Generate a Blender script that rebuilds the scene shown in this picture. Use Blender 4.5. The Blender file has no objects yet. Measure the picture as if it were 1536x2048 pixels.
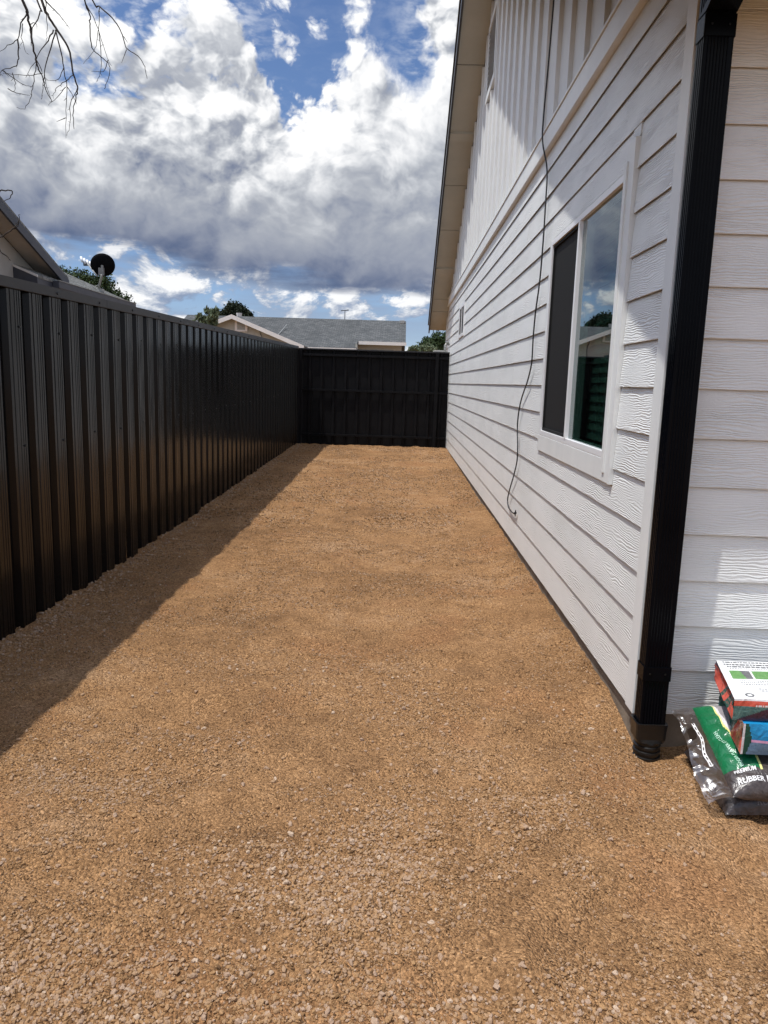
import bpy, bmesh, math, random
import numpy as np
from mathutils import Vector, Matrix, noise as mnoise

random.seed(7)
rng = np.random.default_rng(7)
SC = bpy.context.scene
COL = SC.collection
R = math.radians

# ------------------------------------------------------------ camera
CAMZ = 1.38
cam_d = bpy.data.cameras.new('camera')
cam = bpy.data.objects.new('camera', cam_d)
COL.objects.link(cam)
fy = 1502.0
def _ray(px, py):
    return Vector((px - 768, -(py - 1024), -fy)).normalized()
_Y = _ray(800, 765)
_D = _ray(499, 9700)
_U = -(_D - _Y * _D.dot(_Y)).normalized()
_X = _Y.cross(_U)
M3 = Matrix((_X, _Y, _U))            # camera space -> world
cam.matrix_world = Matrix.Translation((0, 0, CAMZ)) @ M3.to_4x4()
cam_d.sensor_fit = 'VERTICAL'
cam_d.sensor_height = 36
cam_d.sensor_width = 36
cam_d.lens = fy / 2048 * 36
cam_d.clip_start = 0.05
cam_d.clip_end = 2000
SC.camera = cam

# ------------------------------------------------------------ sun + exposure
SUN = Vector((-0.328, -0.17, 1.0)).normalized()      # direction to the sun
sl = bpy.data.lights.new('sun', 'SUN')
sl.energy = 2.85
sl.angle = R(0.8)
sl.color = (1.0, 0.975, 0.93)
so = bpy.data.objects.new('sun', sl)
so.rotation_euler = SUN.to_track_quat('Z', 'Y').to_euler()
so.location = (-6, -4, 14)
COL.objects.link(so)
SC.view_settings.view_transform = 'Standard'
SC.view_settings.look = 'None'
SC.view_settings.exposure = 0.5
SC.view_settings.gamma = 1
SC.view_settings.use_curve_mapping = False
SC.cycles.max_bounces = 8
SC.cycles.transparent_max_bounces = 12


# ------------------------------------------------------------ node helpers
class NT:
    def __init__(self, tree):
        self.t = tree
        self.n = tree.nodes
        self.l = tree.links

    def node(self, typ, **kw):
        nd = self.n.new(typ)
        for k, v in kw.items():
            setattr(nd, k, v)
        return nd

    def put(self, sock, v):
        if isinstance(v, bpy.types.NodeSocket):
            self.l.new(v, sock)
        elif v is not None:
            sock.default_value = v

    def m(self, op, a, b=None, c=None, clamp=False):
        nd = self.node('ShaderNodeMath', operation=op, use_clamp=clamp)
        self.put(nd.inputs[0], a)
        if b is not None:
            self.put(nd.inputs[1], b)
        if c is not None:
            self.put(nd.inputs[2], c)
        return nd.outputs[0]

    def add(self, a, b): return self.m('ADD', a, b)
    def sub(self, a, b): return self.m('SUBTRACT', a, b)
    def mul(self, a, b): return self.m('MULTIPLY', a, b)

    def sstep(self, v, lo, hi):
        nd = self.node('ShaderNodeMapRange', interpolation_type='SMOOTHSTEP')
        self.put(nd.inputs['Value'], v)
        self.put(nd.inputs['From Min'], lo)
        self.put(nd.inputs['From Max'], hi)
        return nd.outputs[0]

    def lin(self, v, lo, hi, a=0.0, b=1.0):
        nd = self.node('ShaderNodeMapRange')
        self.put(nd.inputs['Value'], v)
        self.put(nd.inputs['From Min'], lo)
        self.put(nd.inputs['From Max'], hi)
        self.put(nd.inputs['To Min'], a)
        self.put(nd.inputs['To Max'], b)
        return nd.outputs[0]

    def comb(self, x, y, z):
        nd = self.node('ShaderNodeCombineXYZ')
        for s, v in zip(nd.inputs, (x, y, z)):
            self.put(s, v)
        return nd.outputs[0]

    def sep(self, v):
        nd = self.node('ShaderNodeSeparateXYZ')
        self.l.new(v, nd.inputs[0])
        return nd.outputs

    def noise(self, vec, scale=1, detail=4, rough=0.5, dist=0.0, lac=2.0, out='Fac'):
        nd = self.node('ShaderNodeTexNoise', noise_dimensions='3D')
        self.put(nd.inputs['Vector'], vec)
        nd.inputs['Scale'].default_value = scale
        nd.inputs['Detail'].default_value = detail
        nd.inputs['Roughness'].default_value = rough
        nd.inputs['Distortion'].default_value = dist
        nd.inputs['Lacunarity'].default_value = lac
        return nd.outputs[out]

    def voro(self, vec, scale=1, feature='F1', out='Distance', detail=0):
        nd = self.node('ShaderNodeTexVoronoi', feature=feature)
        self.put(nd.inputs['Vector'], vec)
        nd.inputs['Scale'].default_value = scale
        nd.inputs['Detail'].default_value = detail
        return nd.outputs[out]

    def ramp(self, fac, stops, interp='LINEAR'):
        nd = self.node('ShaderNodeValToRGB')
        cr = nd.color_ramp
        cr.interpolation = interp
        while len(cr.elements) > 1:
            cr.elements.remove(cr.elements[-1])
        for i, (p, c) in enumerate(stops):
            e = cr.elements[0] if i == 0 else cr.elements.new(p)
            e.position = p
            if not isinstance(c, (tuple, list)):
                c = (c, c, c)
            e.color = (*c[:3], 1)
        self.put(nd.inputs[0], fac)
        return nd.outputs[0]

    def mix(self, f, a, b, blend='MIX'):
        nd = self.node('ShaderNodeMix', data_type='RGBA', blend_type=blend)
        self.put(nd.inputs[0], f)
        for s, v in ((nd.inputs[6], a), (nd.inputs[7], b)):
            if isinstance(v, (tuple, list)):
                v = (*v[:3], 1)
            self.put(s, v)
        return nd.outputs[2]

    def bump(self, h, strength=0.5, distance=0.01, normal=None):
        nd = self.node('ShaderNodeBump')
        nd.inputs['Strength'].default_value = strength
        nd.inputs['Distance'].default_value = distance
        self.l.new(h, nd.inputs['Height'])
        if normal:
            self.l.new(normal, nd.inputs['Normal'])
        return nd.outputs[0]


def s2l(r, g, b):
    f = lambda v: (v / 255 / 12.92) if v / 255 <= 0.04045 else ((v / 255 + 0.055) / 1.055) ** 2.4
    return (f(r), f(g), f(b))


# ------------------------------------------------------------ world: sky with a bank of cumulus
W = bpy.data.worlds.new('World')
SC.world = W
W.use_nodes = True
W.node_tree.nodes.clear()
w = NT(W.node_tree)
tc = w.node('ShaderNodeTexCoord').outputs['Generated']
dx, dy, dz = w.sep(tc)
az = w.mul(w.m('ARCTAN2', dx, dy), 57.2958)            # degrees, 0 = down the yard, + = right
el = w.mul(w.m('ARCSINE', dz), 57.2958)
sky = w.node('ShaderNodeTexSky', sky_type='NISHITA', sun_disc=False)
sky.sun_elevation = math.asin(SUN.z)
sky.sun_rotation = math.atan2(SUN.x, SUN.y)
sky.air_density = 1.0
sky.dust_density = 0.6
sky.ozone_density = 1.6
# flattened direction for cloud noise
P = w.comb(dx, dy, w.mul(dz, 1.25))
warp = w.noise(P, scale=5.0, detail=5, rough=0.55, out='Color')
vm = w.node('ShaderNodeVectorMath', operation='SCALE')
w.l.new(warp, vm.inputs[0]); vm.inputs['Scale'].default_value = 0.10
va = w.node('ShaderNodeVectorMath', operation='ADD')
w.l.new(P, va.inputs[0]); w.l.new(vm.outputs[0], va.inputs[1])
PW = va.outputs[0]
def shifted(vec, x, y, z):
    nd = w.node('ShaderNodeVectorMath', operation='ADD')
    w.l.new(vec, nd.inputs[0]); nd.inputs[1].default_value = (x, y, z)
    return nd.outputs[0]
def billow(vec, scale, detail=4.0):
    # cauliflower: inverted cells over a few octaves
    nd = w.node('ShaderNodeTexVoronoi', feature='F1')
    w.l.new(vec, nd.inputs['Vector'])
    nd.inputs['Scale'].default_value = scale
    nd.inputs['Detail'].default_value = detail
    nd.inputs['Roughness'].default_value = 0.5
    nd.inputs['Lacunarity'].default_value = 2.2
    d_ = nd.outputs['Distance']
    return w.m('SUBTRACT', 1.0, w.mul(d_, w.mul(d_, 1.6)))
B0 = billow(PW, 9.0)
B1 = billow(shifted(PW, -0.010, -0.003, 0.016), 9.0)
nb = w.noise(PW, scale=3.4, detail=6, rough=0.56)          # big soft forms
nb1 = w.noise(shifted(PW, -0.012, 0.0, 0.030), scale=3.4, detail=6, rough=0.56)
nf = w.noise(PW, scale=18, detail=7, rough=0.64)
ST = w.comb(w.mul(dx, 1.0), w.mul(dy, 1.0), w.mul(dz, 5.5))
nst = w.noise(ST, scale=5.0, detail=6, rough=0.55)        # streaky
# outline of the bank top by azimuth
def azr(deg): return (deg + 60) / 120
azf = w.lin(az, -60, 60)
stops = [(-60, 25), (-45, 26), (-30, 27.5), (-27.5, 25.4), (-24, 22.0), (-21, 21.4), (-19.8, 22.4), (-17.5, 24.0),
         (-14, 24.2), (-11, 24.6), (-8.5, 24.4), (-6.6, 22.8), (-5.0, 24.2), (-3.2, 28.0), (-1.0, 31.0), (3, 34.0), (12, 30), (30, 25), (60, 25)]
top = w.mul(w.ramp(azf, [(azr(a), e / 50) for a, e in stops], 'B_SPLINE'), 50.0)
base = w.mul(w.ramp(azf, [(azr(a), e / 50) for a, e in
        [(-60, 9), (-30, 9.2), (-24, 8.4), (-16, 7.4), (-8, 6.6), (0, 6.4), (6, 6.4), (60, 8)]], 'B_SPLINE'), 50.0)
edge = w.add(w.sub(top, el), w.add(w.mul(w.sub(B0, -0.12), 2.2), w.mul(w.sub(nf, 0.5), 8.0)))
rgt = w.sstep(az, -6.0, 2.0)
edge = w.sub(edge, w.mul(rgt, w.mul(w.sstep(nb, 0.50, 0.66), w.lin(el, 10, 24, 0.0, 16.0))))
m_top = w.sstep(edge, -0.6, w.lin(rgt, 0, 1, 1.2, 4.5))
m_base = w.sstep(w.add(w.sub(el, base), w.mul(w.sub(nst, 0.5), 5.0)), -0.6, 1.2)
bank = w.mul(m_top, m_base)
t = w.m('DIVIDE', w.sub(el, base), w.sub(top, base))
relief = w.add(w.mul(w.sub(B0, B1), 0.65), w.mul(w.sub(nb, nb1), 1.7))
rim = w.m('POWER', 2.718, w.mul(w.m('MAXIMUM', edge, 0.0), -0.42))
tt = w.add(w.m('POWER', w.m('MAXIMUM', t, 0.0), 0.62), w.mul(w.sub(nb, 0.48), 0.68))
tt = w.add(tt, w.mul(w.sub(nf, 0.5), w.lin(t, 0.1, 0.7, 0.14, 0.75)))
tt = w.add(tt, w.mul(relief, w.lin(t, 0.15, 0.75, 0.10, 1.0)))
tt = w.add(tt, w.add(w.mul(rim, 0.24), w.mul(rgt, 0.10)))
tt = w.m('SMOOTH_MAX', tt, w.add(w.mul(t, 0.60), w.mul(w.sub(nf, 0.5), 0.8)), 0.12)
c_bank = w.ramp(w.m('MULTIPLY', tt, 0.8, clamp=True), [
    (0.0, s2l(72, 87, 116)), (0.08, s2l(80, 93, 120)), (0.15, s2l(102, 111, 132)), (0.25, s2l(128, 134, 148)),
    (0.40, s2l(152, 156, 164)), (0.54, s2l(178, 181, 186)), (0.72, s2l(208, 209, 211)), (0.90, s2l(226, 226, 226)), (1.0, s2l(232, 232, 230))])
# thin dappled layer above the bank
AC = w.comb(w.m('DIVIDE', dx, w.m('MAXIMUM', w.add(dz, 0.12), 0.05)), w.m('DIVIDE', dy, w.m('MAXIMUM', w.add(dz, 0.12), 0.05)), 0.0)
ac = w.noise(AC, scale=15, detail=4, rough=0.6, dist=0.2)
acl = w.noise(AC, scale=1.1, detail=2, rough=0.5)
acm = w.sstep(w.add(w.mul(w.sub(ac, 0.5), 1.1), acl), 0.34, 0.66)
acgap = w.sstep(w.m('ABSOLUTE', w.add(az, 5.5)), 2.5, 7.5)   # the clear gap in the high layer
ac_all = w.mul(w.mul(acm, w.lin(acgap, 0, 1, 0.08, 1.0)), w.mul(w.sstep(el, 9.0, 20.0), 0.66))
c_ac = w.ramp(ac, [(0.30, s2l(132, 146, 172)), (0.62, s2l(196, 201, 210))])
# small cumulus near the horizon
HP = w.comb(w.mul(dx, 1.0), w.mul(dy, 1.0), w.mul(dz, 1.7))
hc = w.noise(HP, scale=10.0, detail=6, rough=0.6, dist=0.3)
hc1 = w.noise(shifted(HP, -0.006, 0, 0.03), scale=10.0, detail=6, rough=0.6, dist=0.3)
hm = w.sstep(hc, w.lin(el, 0.0, 8.0, 0.49, 0.46), w.lin(el, 0.0, 8.0, 0.55, 0.53))
hm = w.mul(hm, w.sstep(el, -1.0, 0.4))
hm = w.mul(hm, w.m('SUBTRACT', 1.0, w.sstep(el, 11, 15)))
hl = w.add(w.mul(w.sub(hc, hc1), 5.0), w.mul(w.sub(hc, 0.5), 2.2))
c_h = w.ramp(w.m('ADD', hl, 0.42, clamp=True), [(0.0, s2l(122, 136, 160)), (0.35, s2l(146, 156, 174)), (0.65, s2l(184, 189, 197)), (1.0, s2l(218, 219, 221))])
# grey-blue streak layer under the bank
sm = w.mul(w.sstep(nst, 0.36, 0.56), w.mul(w.sstep(el, 1.5, 5.5), w.m('SUBTRACT', 1.0, w.sstep(el, 13, 16))))
c_s = w.ramp(nst, [(0.36, s2l(112, 130, 158)), (0.7, s2l(150, 163, 182))])
blue = w.mix(0.5, w.mix(1.0, sky.outputs[0], (0.085, 0.085, 0.095), 'MULTIPLY'),
             w.ramp(w.lin(el, 0, 90), [(0.0, s2l(128, 160, 194)), (0.08, s2l(92, 130, 176)), (0.30, s2l(46, 78, 130)), (1.0, s2l(34, 62, 112))]))
c = w.mix(ac_all, blue, c_ac)
c = w.mix(w.mul(sm, 0.85), c, c_s)
c = w.mix(hm, c, c_h)
c = w.mix(bank, c, c_bank)
dt = w.node('ShaderNodeVectorMath', operation='DOT_PRODUCT')
w.l.new(tc, dt.inputs[0]); dt.inputs[1].default_value = tuple(SUN)
glow = w.add(1.0, w.mul(w.m('POWER', w.m('MAXIMUM', dt.outputs['Value'], 0.0), 3.0), 2.3))  # sky brightened around the out-of-view sun, added as fill light
gm = w.node('ShaderNodeVectorMath', operation='SCALE')
w.l.new(c, gm.inputs[0]); w.l.new(w.mul(glow, 10.0), gm.inputs['Scale'])
c10 = w.mix(w.m('MULTIPLY', w.sub(glow, 1.0), 0.8, clamp=True), gm.outputs[0], w.mix(1.0, gm.outputs[0], (1.05, 1.0, 0.90), 'MULTIPLY'))
for nd in w.n:
    if nd.type == 'MIX':
        nd.clamp_result = False; nd.clamp_factor = True
bg = w.node('ShaderNodeBackground')
w.l.new(c10, bg.inputs[0]); bg.inputs['Strength'].default_value = 0.1
wo = w.node('ShaderNodeOutputWorld')
w.l.new(bg.outputs[0], wo.inputs[0])
W.cycles.sampling_method = 'MANUAL'
W.cycles.sample_map_resolution = 512

# ------------------------------------------------------------ materials
def mat(name, color=(0.5, 0.5, 0.5), rough=0.6, metal=0.0, spec=0.5, build=None, **kw):
    m_ = bpy.data.materials.new(name)
    m_.use_nodes = True
    t_ = NT(m_.node_tree)
    p = m_.node_tree.nodes['Principled BSDF']
    p.inputs['Base Color'].default_value = (*color, 1)
    p.inputs['Roughness'].default_value = rough
    p.inputs['Metallic'].default_value = metal
    p.inputs['Specular IOR Level'].default_value = spec
    for k, v in kw.items():
        p.inputs[k].default_value = v
    if build:
        build(t_, p)
    return m_

def geo_pos(t_):
    return t_.node('ShaderNodeNewGeometry').outputs['Position']

def obj_rand(t_):
    return t_.node('ShaderNodeObjectInfo').outputs['Random']

def b_siding(t_, p):
    x, y, z = t_.sep(geo_pos(t_))
    rnd = obj_rand(t_)
    L = t_.add(t_.add(x, y), t_.mul(rnd, 60.0))
    zz = t_.add(z, t_.mul(rnd, 9.0))
    warp_ = t_.noise(t_.comb(t_.mul(L, 6.0), t_.mul(zz, 20.0), 0.0), scale=1, detail=2.5, rough=0.5)
    big = t_.noise(t_.comb(t_.mul(L, 1.5), t_.mul(zz, 6.0), 3.0), scale=1, detail=1, rough=0.5)
    phase = t_.add(t_.mul(zz, 640.0), t_.add(t_.mul(warp_, 27.0), t_.mul(big, 26.0)))
    g = t_.m('SINE', phase)
    amp = t_.sstep(t_.noise(t_.comb(t_.mul(L, 2.6), t_.mul(zz, 7.0), 9.0), scale=1, detail=2), 0.30, 0.66)
    fine = t_.noise(t_.comb(t_.mul(L, 40.0), t_.mul(zz, 260.0), 0.0), scale=1, detail=3, rough=0.6)
    speck = t_.noise(t_.comb(t_.mul(L, 120.0), t_.mul(zz, 160.0), 0.0), scale=1, detail=2, rough=0.6)
    h = t_.add(t_.mul(g, t_.lin(amp, 0, 1, 0.05, 0.66)), t_.add(t_.mul(fine, 0.8), t_.mul(speck, 0.5)))
    t_.l.new(t_.bump(h, 1.0, 0.0014), p.inputs['Normal'])
    blot = t_.noise(t_.comb(t_.mul(L, 1.3), t_.mul(zz, 3.0), 0.0), scale=1, detail=5, rough=0.6)
    dirt = t_.m('SUBTRACT', 1.0, t_.sstep(z, 0.10, 0.75))
    col = t_.ramp(blot, [(0.28, (0.68, 0.695, 0.675)), (0.55, (0.77, 0.78, 0.76)), (0.8, (0.82, 0.825, 0.80))])
    col = t_.mix(t_.mul(dirt, 0.18), col, (0.60, 0.52, 0.43))
    t_.l.new(col, p.inputs['Base Color'])
    t_.l.new(t_.lin(speck, 0.3, 0.7, 0.30, 0.52), p.inputs['Roughness'])
M_SIDE = mat('siding_paint', (0.7, 0.7, 0.69), 0.4, build=b_siding)

def b_trim(t_, p):
    x, y, z = t_.sep(geo_pos(t_))
    v = t_.comb(t_.add(x, y), t_.mul(z, 0.35), 0.0)
    n1 = t_.noise(v, scale=90, detail=4, rough=0.6)
    n2 = t_.noise(v, scale=7, detail=3)
    t_.l.new(t_.bump(n1, 0.6, 0.0012), p.inputs['Normal'])
    t_.l.new(t_.ramp(n2, [(0.3, (0.72, 0.73, 0.71)), (0.7, (0.78, 0.79, 0.765))]), p.inputs['Base Color'])
M_TRIM = mat('trim_paint', (0.68, 0.68, 0.67), 0.42, build=b_trim)

def b_batten(t_, p):
    x, y, z = t_.sep(geo_pos(t_))
    v = t_.comb(t_.mul(t_.add(x, y), 1.0), t_.mul(z, 0.12), 0.0)
    n1 = t_.noise(v, scale=120, detail=4, rough=0.6)
    n2 = t_.noise(geo_pos(t_), scale=1.2, detail=5, rough=0.6)
    t_.l.new(t_.bump(n1, 0.5, 0.0012), p.inputs['Normal'])
    t_.l.new(t_.ramp(n2, [(0.3, (0.70, 0.705, 0.69)), (0.7, (0.77, 0.775, 0.755))]), p.inputs['Base Color'])
M_BATT = mat('batten_paint', (0.68, 0.68, 0.66), 0.5, build=b_batten)

def b_noise2(c1, c2, scale=3, bumps=0.0, bscale=80, bdist=0.002, detail=5):
    def f(t_, p):
        g_ = geo_pos(t_)
        n = t_.noise(g_, scale=scale, detail=detail, rough=0.6)
        t_.l.new(t_.ramp(n, [(0.3, c1), (0.7, c2)]), p.inputs['Base Color'])
        if bumps:
            n2 = t_.noise(g_, scale=bscale, detail=4, rough=0.6)
            t_.l.new(t_.bump(n2, bumps, bdist), p.inputs['Normal'])
    return f
M_SOFFIT = mat('soffit_board', (0.5, 0.46, 0.38), 0.75, build=b_noise2((0.46, 0.45, 0.38), (0.54, 0.52, 0.44), 2, 0.3, 60))
M_LAPSHADE = mat('lap_shadow_edge', (0.10, 0.10, 0.095), 0.9, build=b_noise2((0.08, 0.08, 0.075), (0.12, 0.12, 0.115), 20))  # dark colour on plank undersides stands in for the shade under each lap
M_FASCIA = mat('dark_metal_edge', (0.012, 0.013, 0.016), 0.35)
M_ROOFDK = mat('dark_shingle', (0.05, 0.05, 0.055), 0.9, build=b_noise2((0.035, 0.035, 0.04), (0.09, 0.09, 0.09), 30, 0.6, 60, 0.01))

def b_fence(t_, p):
    x, y, z = t_.sep(geo_pos(t_))
    v = t_.comb(t_.mul(x, 1.0), t_.mul(y, 1.0), t_.mul(z, 0.02))
    n1 = t_.noise(v, scale=160, detail=3, rough=0.5)
    n2 = t_.noise(geo_pos(t_), scale=1.5, detail=4)
    dust = t_.m('SUBTRACT', 1.0, t_.sstep(z, 0.0, 0.45))
    wv_ = t_.noise(t_.comb(x, t_.mul(y, 3.5), t_.mul(z, 1.2)), scale=1.0, detail=2)
    t_.l.new(t_.bump(n1, 0.16, 0.0010, t_.bump(wv_, 1.0, 0.010)), p.inputs['Normal'])
    t_.l.new(t_.mix(t_.mul(dust, 0.03), t_.ramp(n2, [(0.3, (0.003, 0.003, 0.0032)), (0.7, (0.005, 0.005, 0.0055))]), (0.12, 0.07, 0.035)), p.inputs['Base Color'])
    t_.l.new(t_.lin(n2, 0.3, 0.7, 0.15, 0.22), p.inputs['Roughness'])
M_FENCE = mat('black_panel_paint', (0.004, 0.004, 0.004), 0.2, spec=0.22, build=b_fence)
M_FENCE2 = mat('black_rail_paint', (0.010, 0.010, 0.011), 0.4, spec=0.08, build=b_noise2((0.007, 0.007, 0.0078), (0.011, 0.011, 0.012), 5))
M_CAP = mat('charcoal_cap_paint', (0.030, 0.030, 0.032), 0.48, spec=0.4, build=b_noise2((0.018, 0.018, 0.020), (0.028, 0.028, 0.031), 3))
M_SCREW = mat('screw_steel', (0.008, 0.008, 0.008), 0.4, metal=0.3)
M_SPOUT = mat('black_gutter_paint', (0.008, 0.009, 0.012), 0.25, spec=0.07, build=b_noise2((0.0015, 0.0018, 0.003), (0.003, 0.0035, 0.005), 3))
M_PLASTIC = mat('black_plastic', (0.014, 0.014, 0.015), 0.33, build=b_noise2((0.005, 0.005, 0.0055), (0.010, 0.009, 0.008), 20))
M_CABLE = mat('cable_rubber', (0.018, 0.018, 0.020), 0.5)
M_CONC = mat('foundation_concrete', (0.3, 0.27, 0.23), 0.9, build=b_noise2((0.13, 0.100, 0.070), (0.25, 0.205, 0.155), 9, 0.6, 90, 0.003, 8))
M_VINYL = mat('white_vinyl', (0.80, 0.80, 0.80), 0.3, build=b_noise2((0.78, 0.78, 0.78), (0.84, 0.84, 0.84), 3))
def b_screen(t_, p):
    _, y, z = t_.sep(geo_pos(t_))
    g1 = t_.m('ABSOLUTE', t_.m('SINE', t_.mul(y, 1900.0)))
    g2 = t_.m('ABSOLUTE', t_.m('SINE', t_.mul(z, 1900.0)))
    t_.l.new(t_.mix(t_.m('MULTIPLY', g1, g2), (0.008, 0.008, 0.008), (0.020, 0.020, 0.020)), p.inputs['Base Color'])
M_SCREEN = mat('dark_screen_sheet', (0.03, 0.03, 0.03), 0.8, spec=0.2, build=b_screen)
M_BLIND = mat('blind_slat', (0.2, 0.24, 0.21), 0.5, build=b_noise2((0.30, 0.37, 0.33), (0.35, 0.42, 0.38), 4))
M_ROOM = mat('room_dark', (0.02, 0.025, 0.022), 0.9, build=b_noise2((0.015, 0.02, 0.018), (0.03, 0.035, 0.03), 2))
M_ROOMW = mat('room_paint', (0.3, 0.33, 0.31), 0.9, build=b_noise2((0.28, 0.31, 0.29), (0.32, 0.35, 0.33), 2))

def glass_mat(name, tint, f0=0.045, gain=1.0, rough=0.0, wob=0.0):
    m_ = bpy.data.materials.new(name)
    m_.use_nodes = True
    t_ = NT(m_.node_tree)
    t_.n.clear()
    tr = t_.node('ShaderNodeBsdfTransparent'); tr.inputs[0].default_value = (*tint, 1)
    gl = t_.node('ShaderNodeBsdfGlossy'); gl.inputs['Roughness'].default_value = rough
    gl.inputs['Color'].default_value = (0.95, 0.97, 1.0, 1)
    gg = t_.node('ShaderNodeNewGeometry')
    dd = t_.node('ShaderNodeVectorMath', operation='DOT_PRODUCT')
    t_.l.new(gg.outputs['Normal'], dd.inputs[0]); t_.l.new(gg.outputs['Incoming'], dd.inputs[1])
    fr_ = t_.add(f0, t_.mul(t_.m('POWER', t_.m('SUBTRACT', 1.0, t_.m('ABSOLUTE', dd.outputs['Value']), clamp=True), 5.0), 1.0 - f0))
    if wob:
        n = t_.noise(geo_pos(t_), scale=2.5, detail=1)
        b = t_.bump(n, 1.0, wob)
        t_.l.new(b, gl.inputs['Normal'])
    mx = t_.node('ShaderNodeMixShader')
    t_.l.new(t_.m('MULTIPLY', fr_, gain, clamp=True), mx.inputs[0])
    t_.l.new(tr.outputs[0], mx.inputs[1]); t_.l.new(gl.outputs[0], mx.inputs[2])
    o = t_.node('ShaderNodeOutputMaterial')
    t_.l.new(mx.outputs[0], o.inputs[0])
    return m_
M_GLASS = glass_mat('window_glass', (0.44, 0.56, 0.52), gain=1.3)

def b_ground(t_, p):
    g_ = geo_pos(t_)
    big = t_.noise(g_, scale=1.1, detail=6, rough=0.62)
    mid = t_.noise(g_, scale=7.0, detail=5, rough=0.6)
    cellc = t_.voro(g_, scale=150, out='Color')
    celld = t_.voro(g_, scale=150)
    cell2 = t_.voro(g_, scale=75)
    cr = t_.sep(cellc)[0]
    base_ = t_.ramp(t_.add(t_.mul(big, 0.65), t_.mul(mid, 0.35)), [
        (0.36, (0.225, 0.119, 0.052)), (0.45, (0.310, 0.167, 0.073)), (0.53, (0.375, 0.205, 0.091)), (0.62, (0.415, 0.246, 0.126))])
    red = t_.sstep(t_.noise(t_.comb(*[t_.sep(g_)[0], t_.sep(g_)[1], 7.0]), scale=1.7, detail=4), 0.54, 0.70)
    base_ = t_.mix(t_.mul(red, 0.55), base_, (0.340, 0.165, 0.070))
    speckle = t_.ramp(cr, [(0.0, (0.50, 0.47, 0.45)), (0.25, (0.84, 0.83, 0.82)), (0.7, (1.08, 1.08, 1.07)), (0.92, (1.32, 1.35, 1.40)), (1.0, (1.6, 1.68, 1.75))])
    col = t_.mix(1.0, base_, speckle, 'MULTIPLY')
    t_.l.new(col, p.inputs['Base Color'])
    h = t_.add(t_.mul(celld, -1.2), t_.add(t_.mul(cell2, -0.8), t_.mul(t_.noise(g_, scale=380, detail=3), 0.5)))
    t_.l.new(t_.bump(h, 1.0, 0.008), p.inputs['Normal'])
M_GROUND = mat('decomposed_granite', (0.35, 0.2, 0.09), 0.95, spec=0.2, build=b_ground)
for nd in M_GROUND.node_tree.nodes:
    if nd.type == 'MIX':
        nd.clamp_result = False

def b_stone(t_, p):
    at = t_.node('ShaderNodeAttribute', attribute_type='INSTANCER', attribute_name='tone')
    f_ = at.outputs['Fac']
    n = t_.noise(t_.node('ShaderNodeTexCoord').outputs['Object'], scale=2.0, detail=3)
    col = t_.ramp(f_, [(0.0, (0.11, 0.062, 0.031)), (0.25, (0.25, 0.143, 0.064)), (0.5, (0.365, 0.215, 0.100)), (0.68, (0.365, 0.234, 0.132)),
                       (0.85, (0.365, 0.252, 0.172)), (0.96, (0.43, 0.305, 0.21)), (1.0, (0.50, 0.375, 0.265))])
    t_.l.new(t_.mix(1.0, col, t_.ramp(n, [(0.3, (0.8, 0.8, 0.8)), (0.7, (1.15, 1.12, 1.1))]), 'MULTIPLY'), p.inputs['Base Color'])
M_STONE = mat('gravel_stone', (0.4, 0.28, 0.18), 0.9, spec=0.2, build=b_stone)

M_STUCCO = mat('grey_stucco', (0.34, 0.32, 0.28), 0.95, build=b_noise2((0.38, 0.375, 0.35), (0.46, 0.455, 0.43), 3, 0.7, 60, 0.004))
M_FARWALL = mat('beige_siding', (0.42, 0.40, 0.34), 0.9, build=b_noise2((0.36, 0.37, 0.34), (0.42, 0.43, 0.39), 1.2, 0.3, 30))
M_FARTRIM = mat('white_rake_board', (0.72, 0.71, 0.68), 0.6, build=b_noise2((0.66, 0.65, 0.62), (0.74, 0.73, 0.70), 3))
def b_shingle(c1, c2, c3, axis='y'):
    def f(t_, p):
        x, y, z = t_.sep(geo_pos(t_))
        if axis == 'y':
            a_, s_ = x, y
        else:
            a_, s_ = y, x
        br = t_.node('ShaderNodeTexBrick')
        t_.l.new(t_.comb(a_, s_, 0.0), br.inputs['Vector'])
        br.inputs['Scale'].default_value = 1.0
        br.inputs['Brick Width'].default_value = 0.22
        br.inputs['Row Height'].default_value = 0.13
        br.inputs['Mortar Size'].default_value = 0.008
        br.inputs['Color1'].default_value = (*c1, 1)
        br.inputs['Color2'].default_value = (*c2, 1)
        br.inputs['Mortar'].default_value = (*c3, 1)
        n = t_.noise(geo_pos(t_), scale=18, detail=4, rough=0.7)
        n2 = t_.noise(geo_pos(t_), scale=0.7, detail=4, rough=0.6)
        t_.l.new(t_.mix(1.0, t_.mix(1.0, br.outputs[0], t_.ramp(n, [(0.3, (0.6,) * 3), (0.7, (1.35,) * 3)]), 'MULTIPLY'),
                        t_.ramp(n2, [(0.3, (0.88,) * 3), (0.7, (1.1,) * 3)]), 'MULTIPLY'), p.inputs['Base Color'])
        t_.l.new(t_.bump(n, 0.5, 0.01), p.inputs['Normal'])
    return f
M_SHING = mat('grey_shingle', (0.12, 0.12, 0.12), 0.95, spec=0.2, build=b_shingle((0.075, 0.08, 0.08), (0.12, 0.122, 0.12), (0.04, 0.04, 0.04)))
M_SHING2 = mat('weathered_shingle', (0.2, 0.2, 0.19), 0.95, spec=0.2, build=b_shingle((0.20, 0.20, 0.185), (0.27, 0.27, 0.25), (0.08, 0.08, 0.075), 'x'))
M_DKTRIM = mat('slate_trim', (0.045, 0.05, 0.065), 0.5, build=b_noise2((0.035, 0.04, 0.055), (0.06, 0.065, 0.08), 4))
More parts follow.
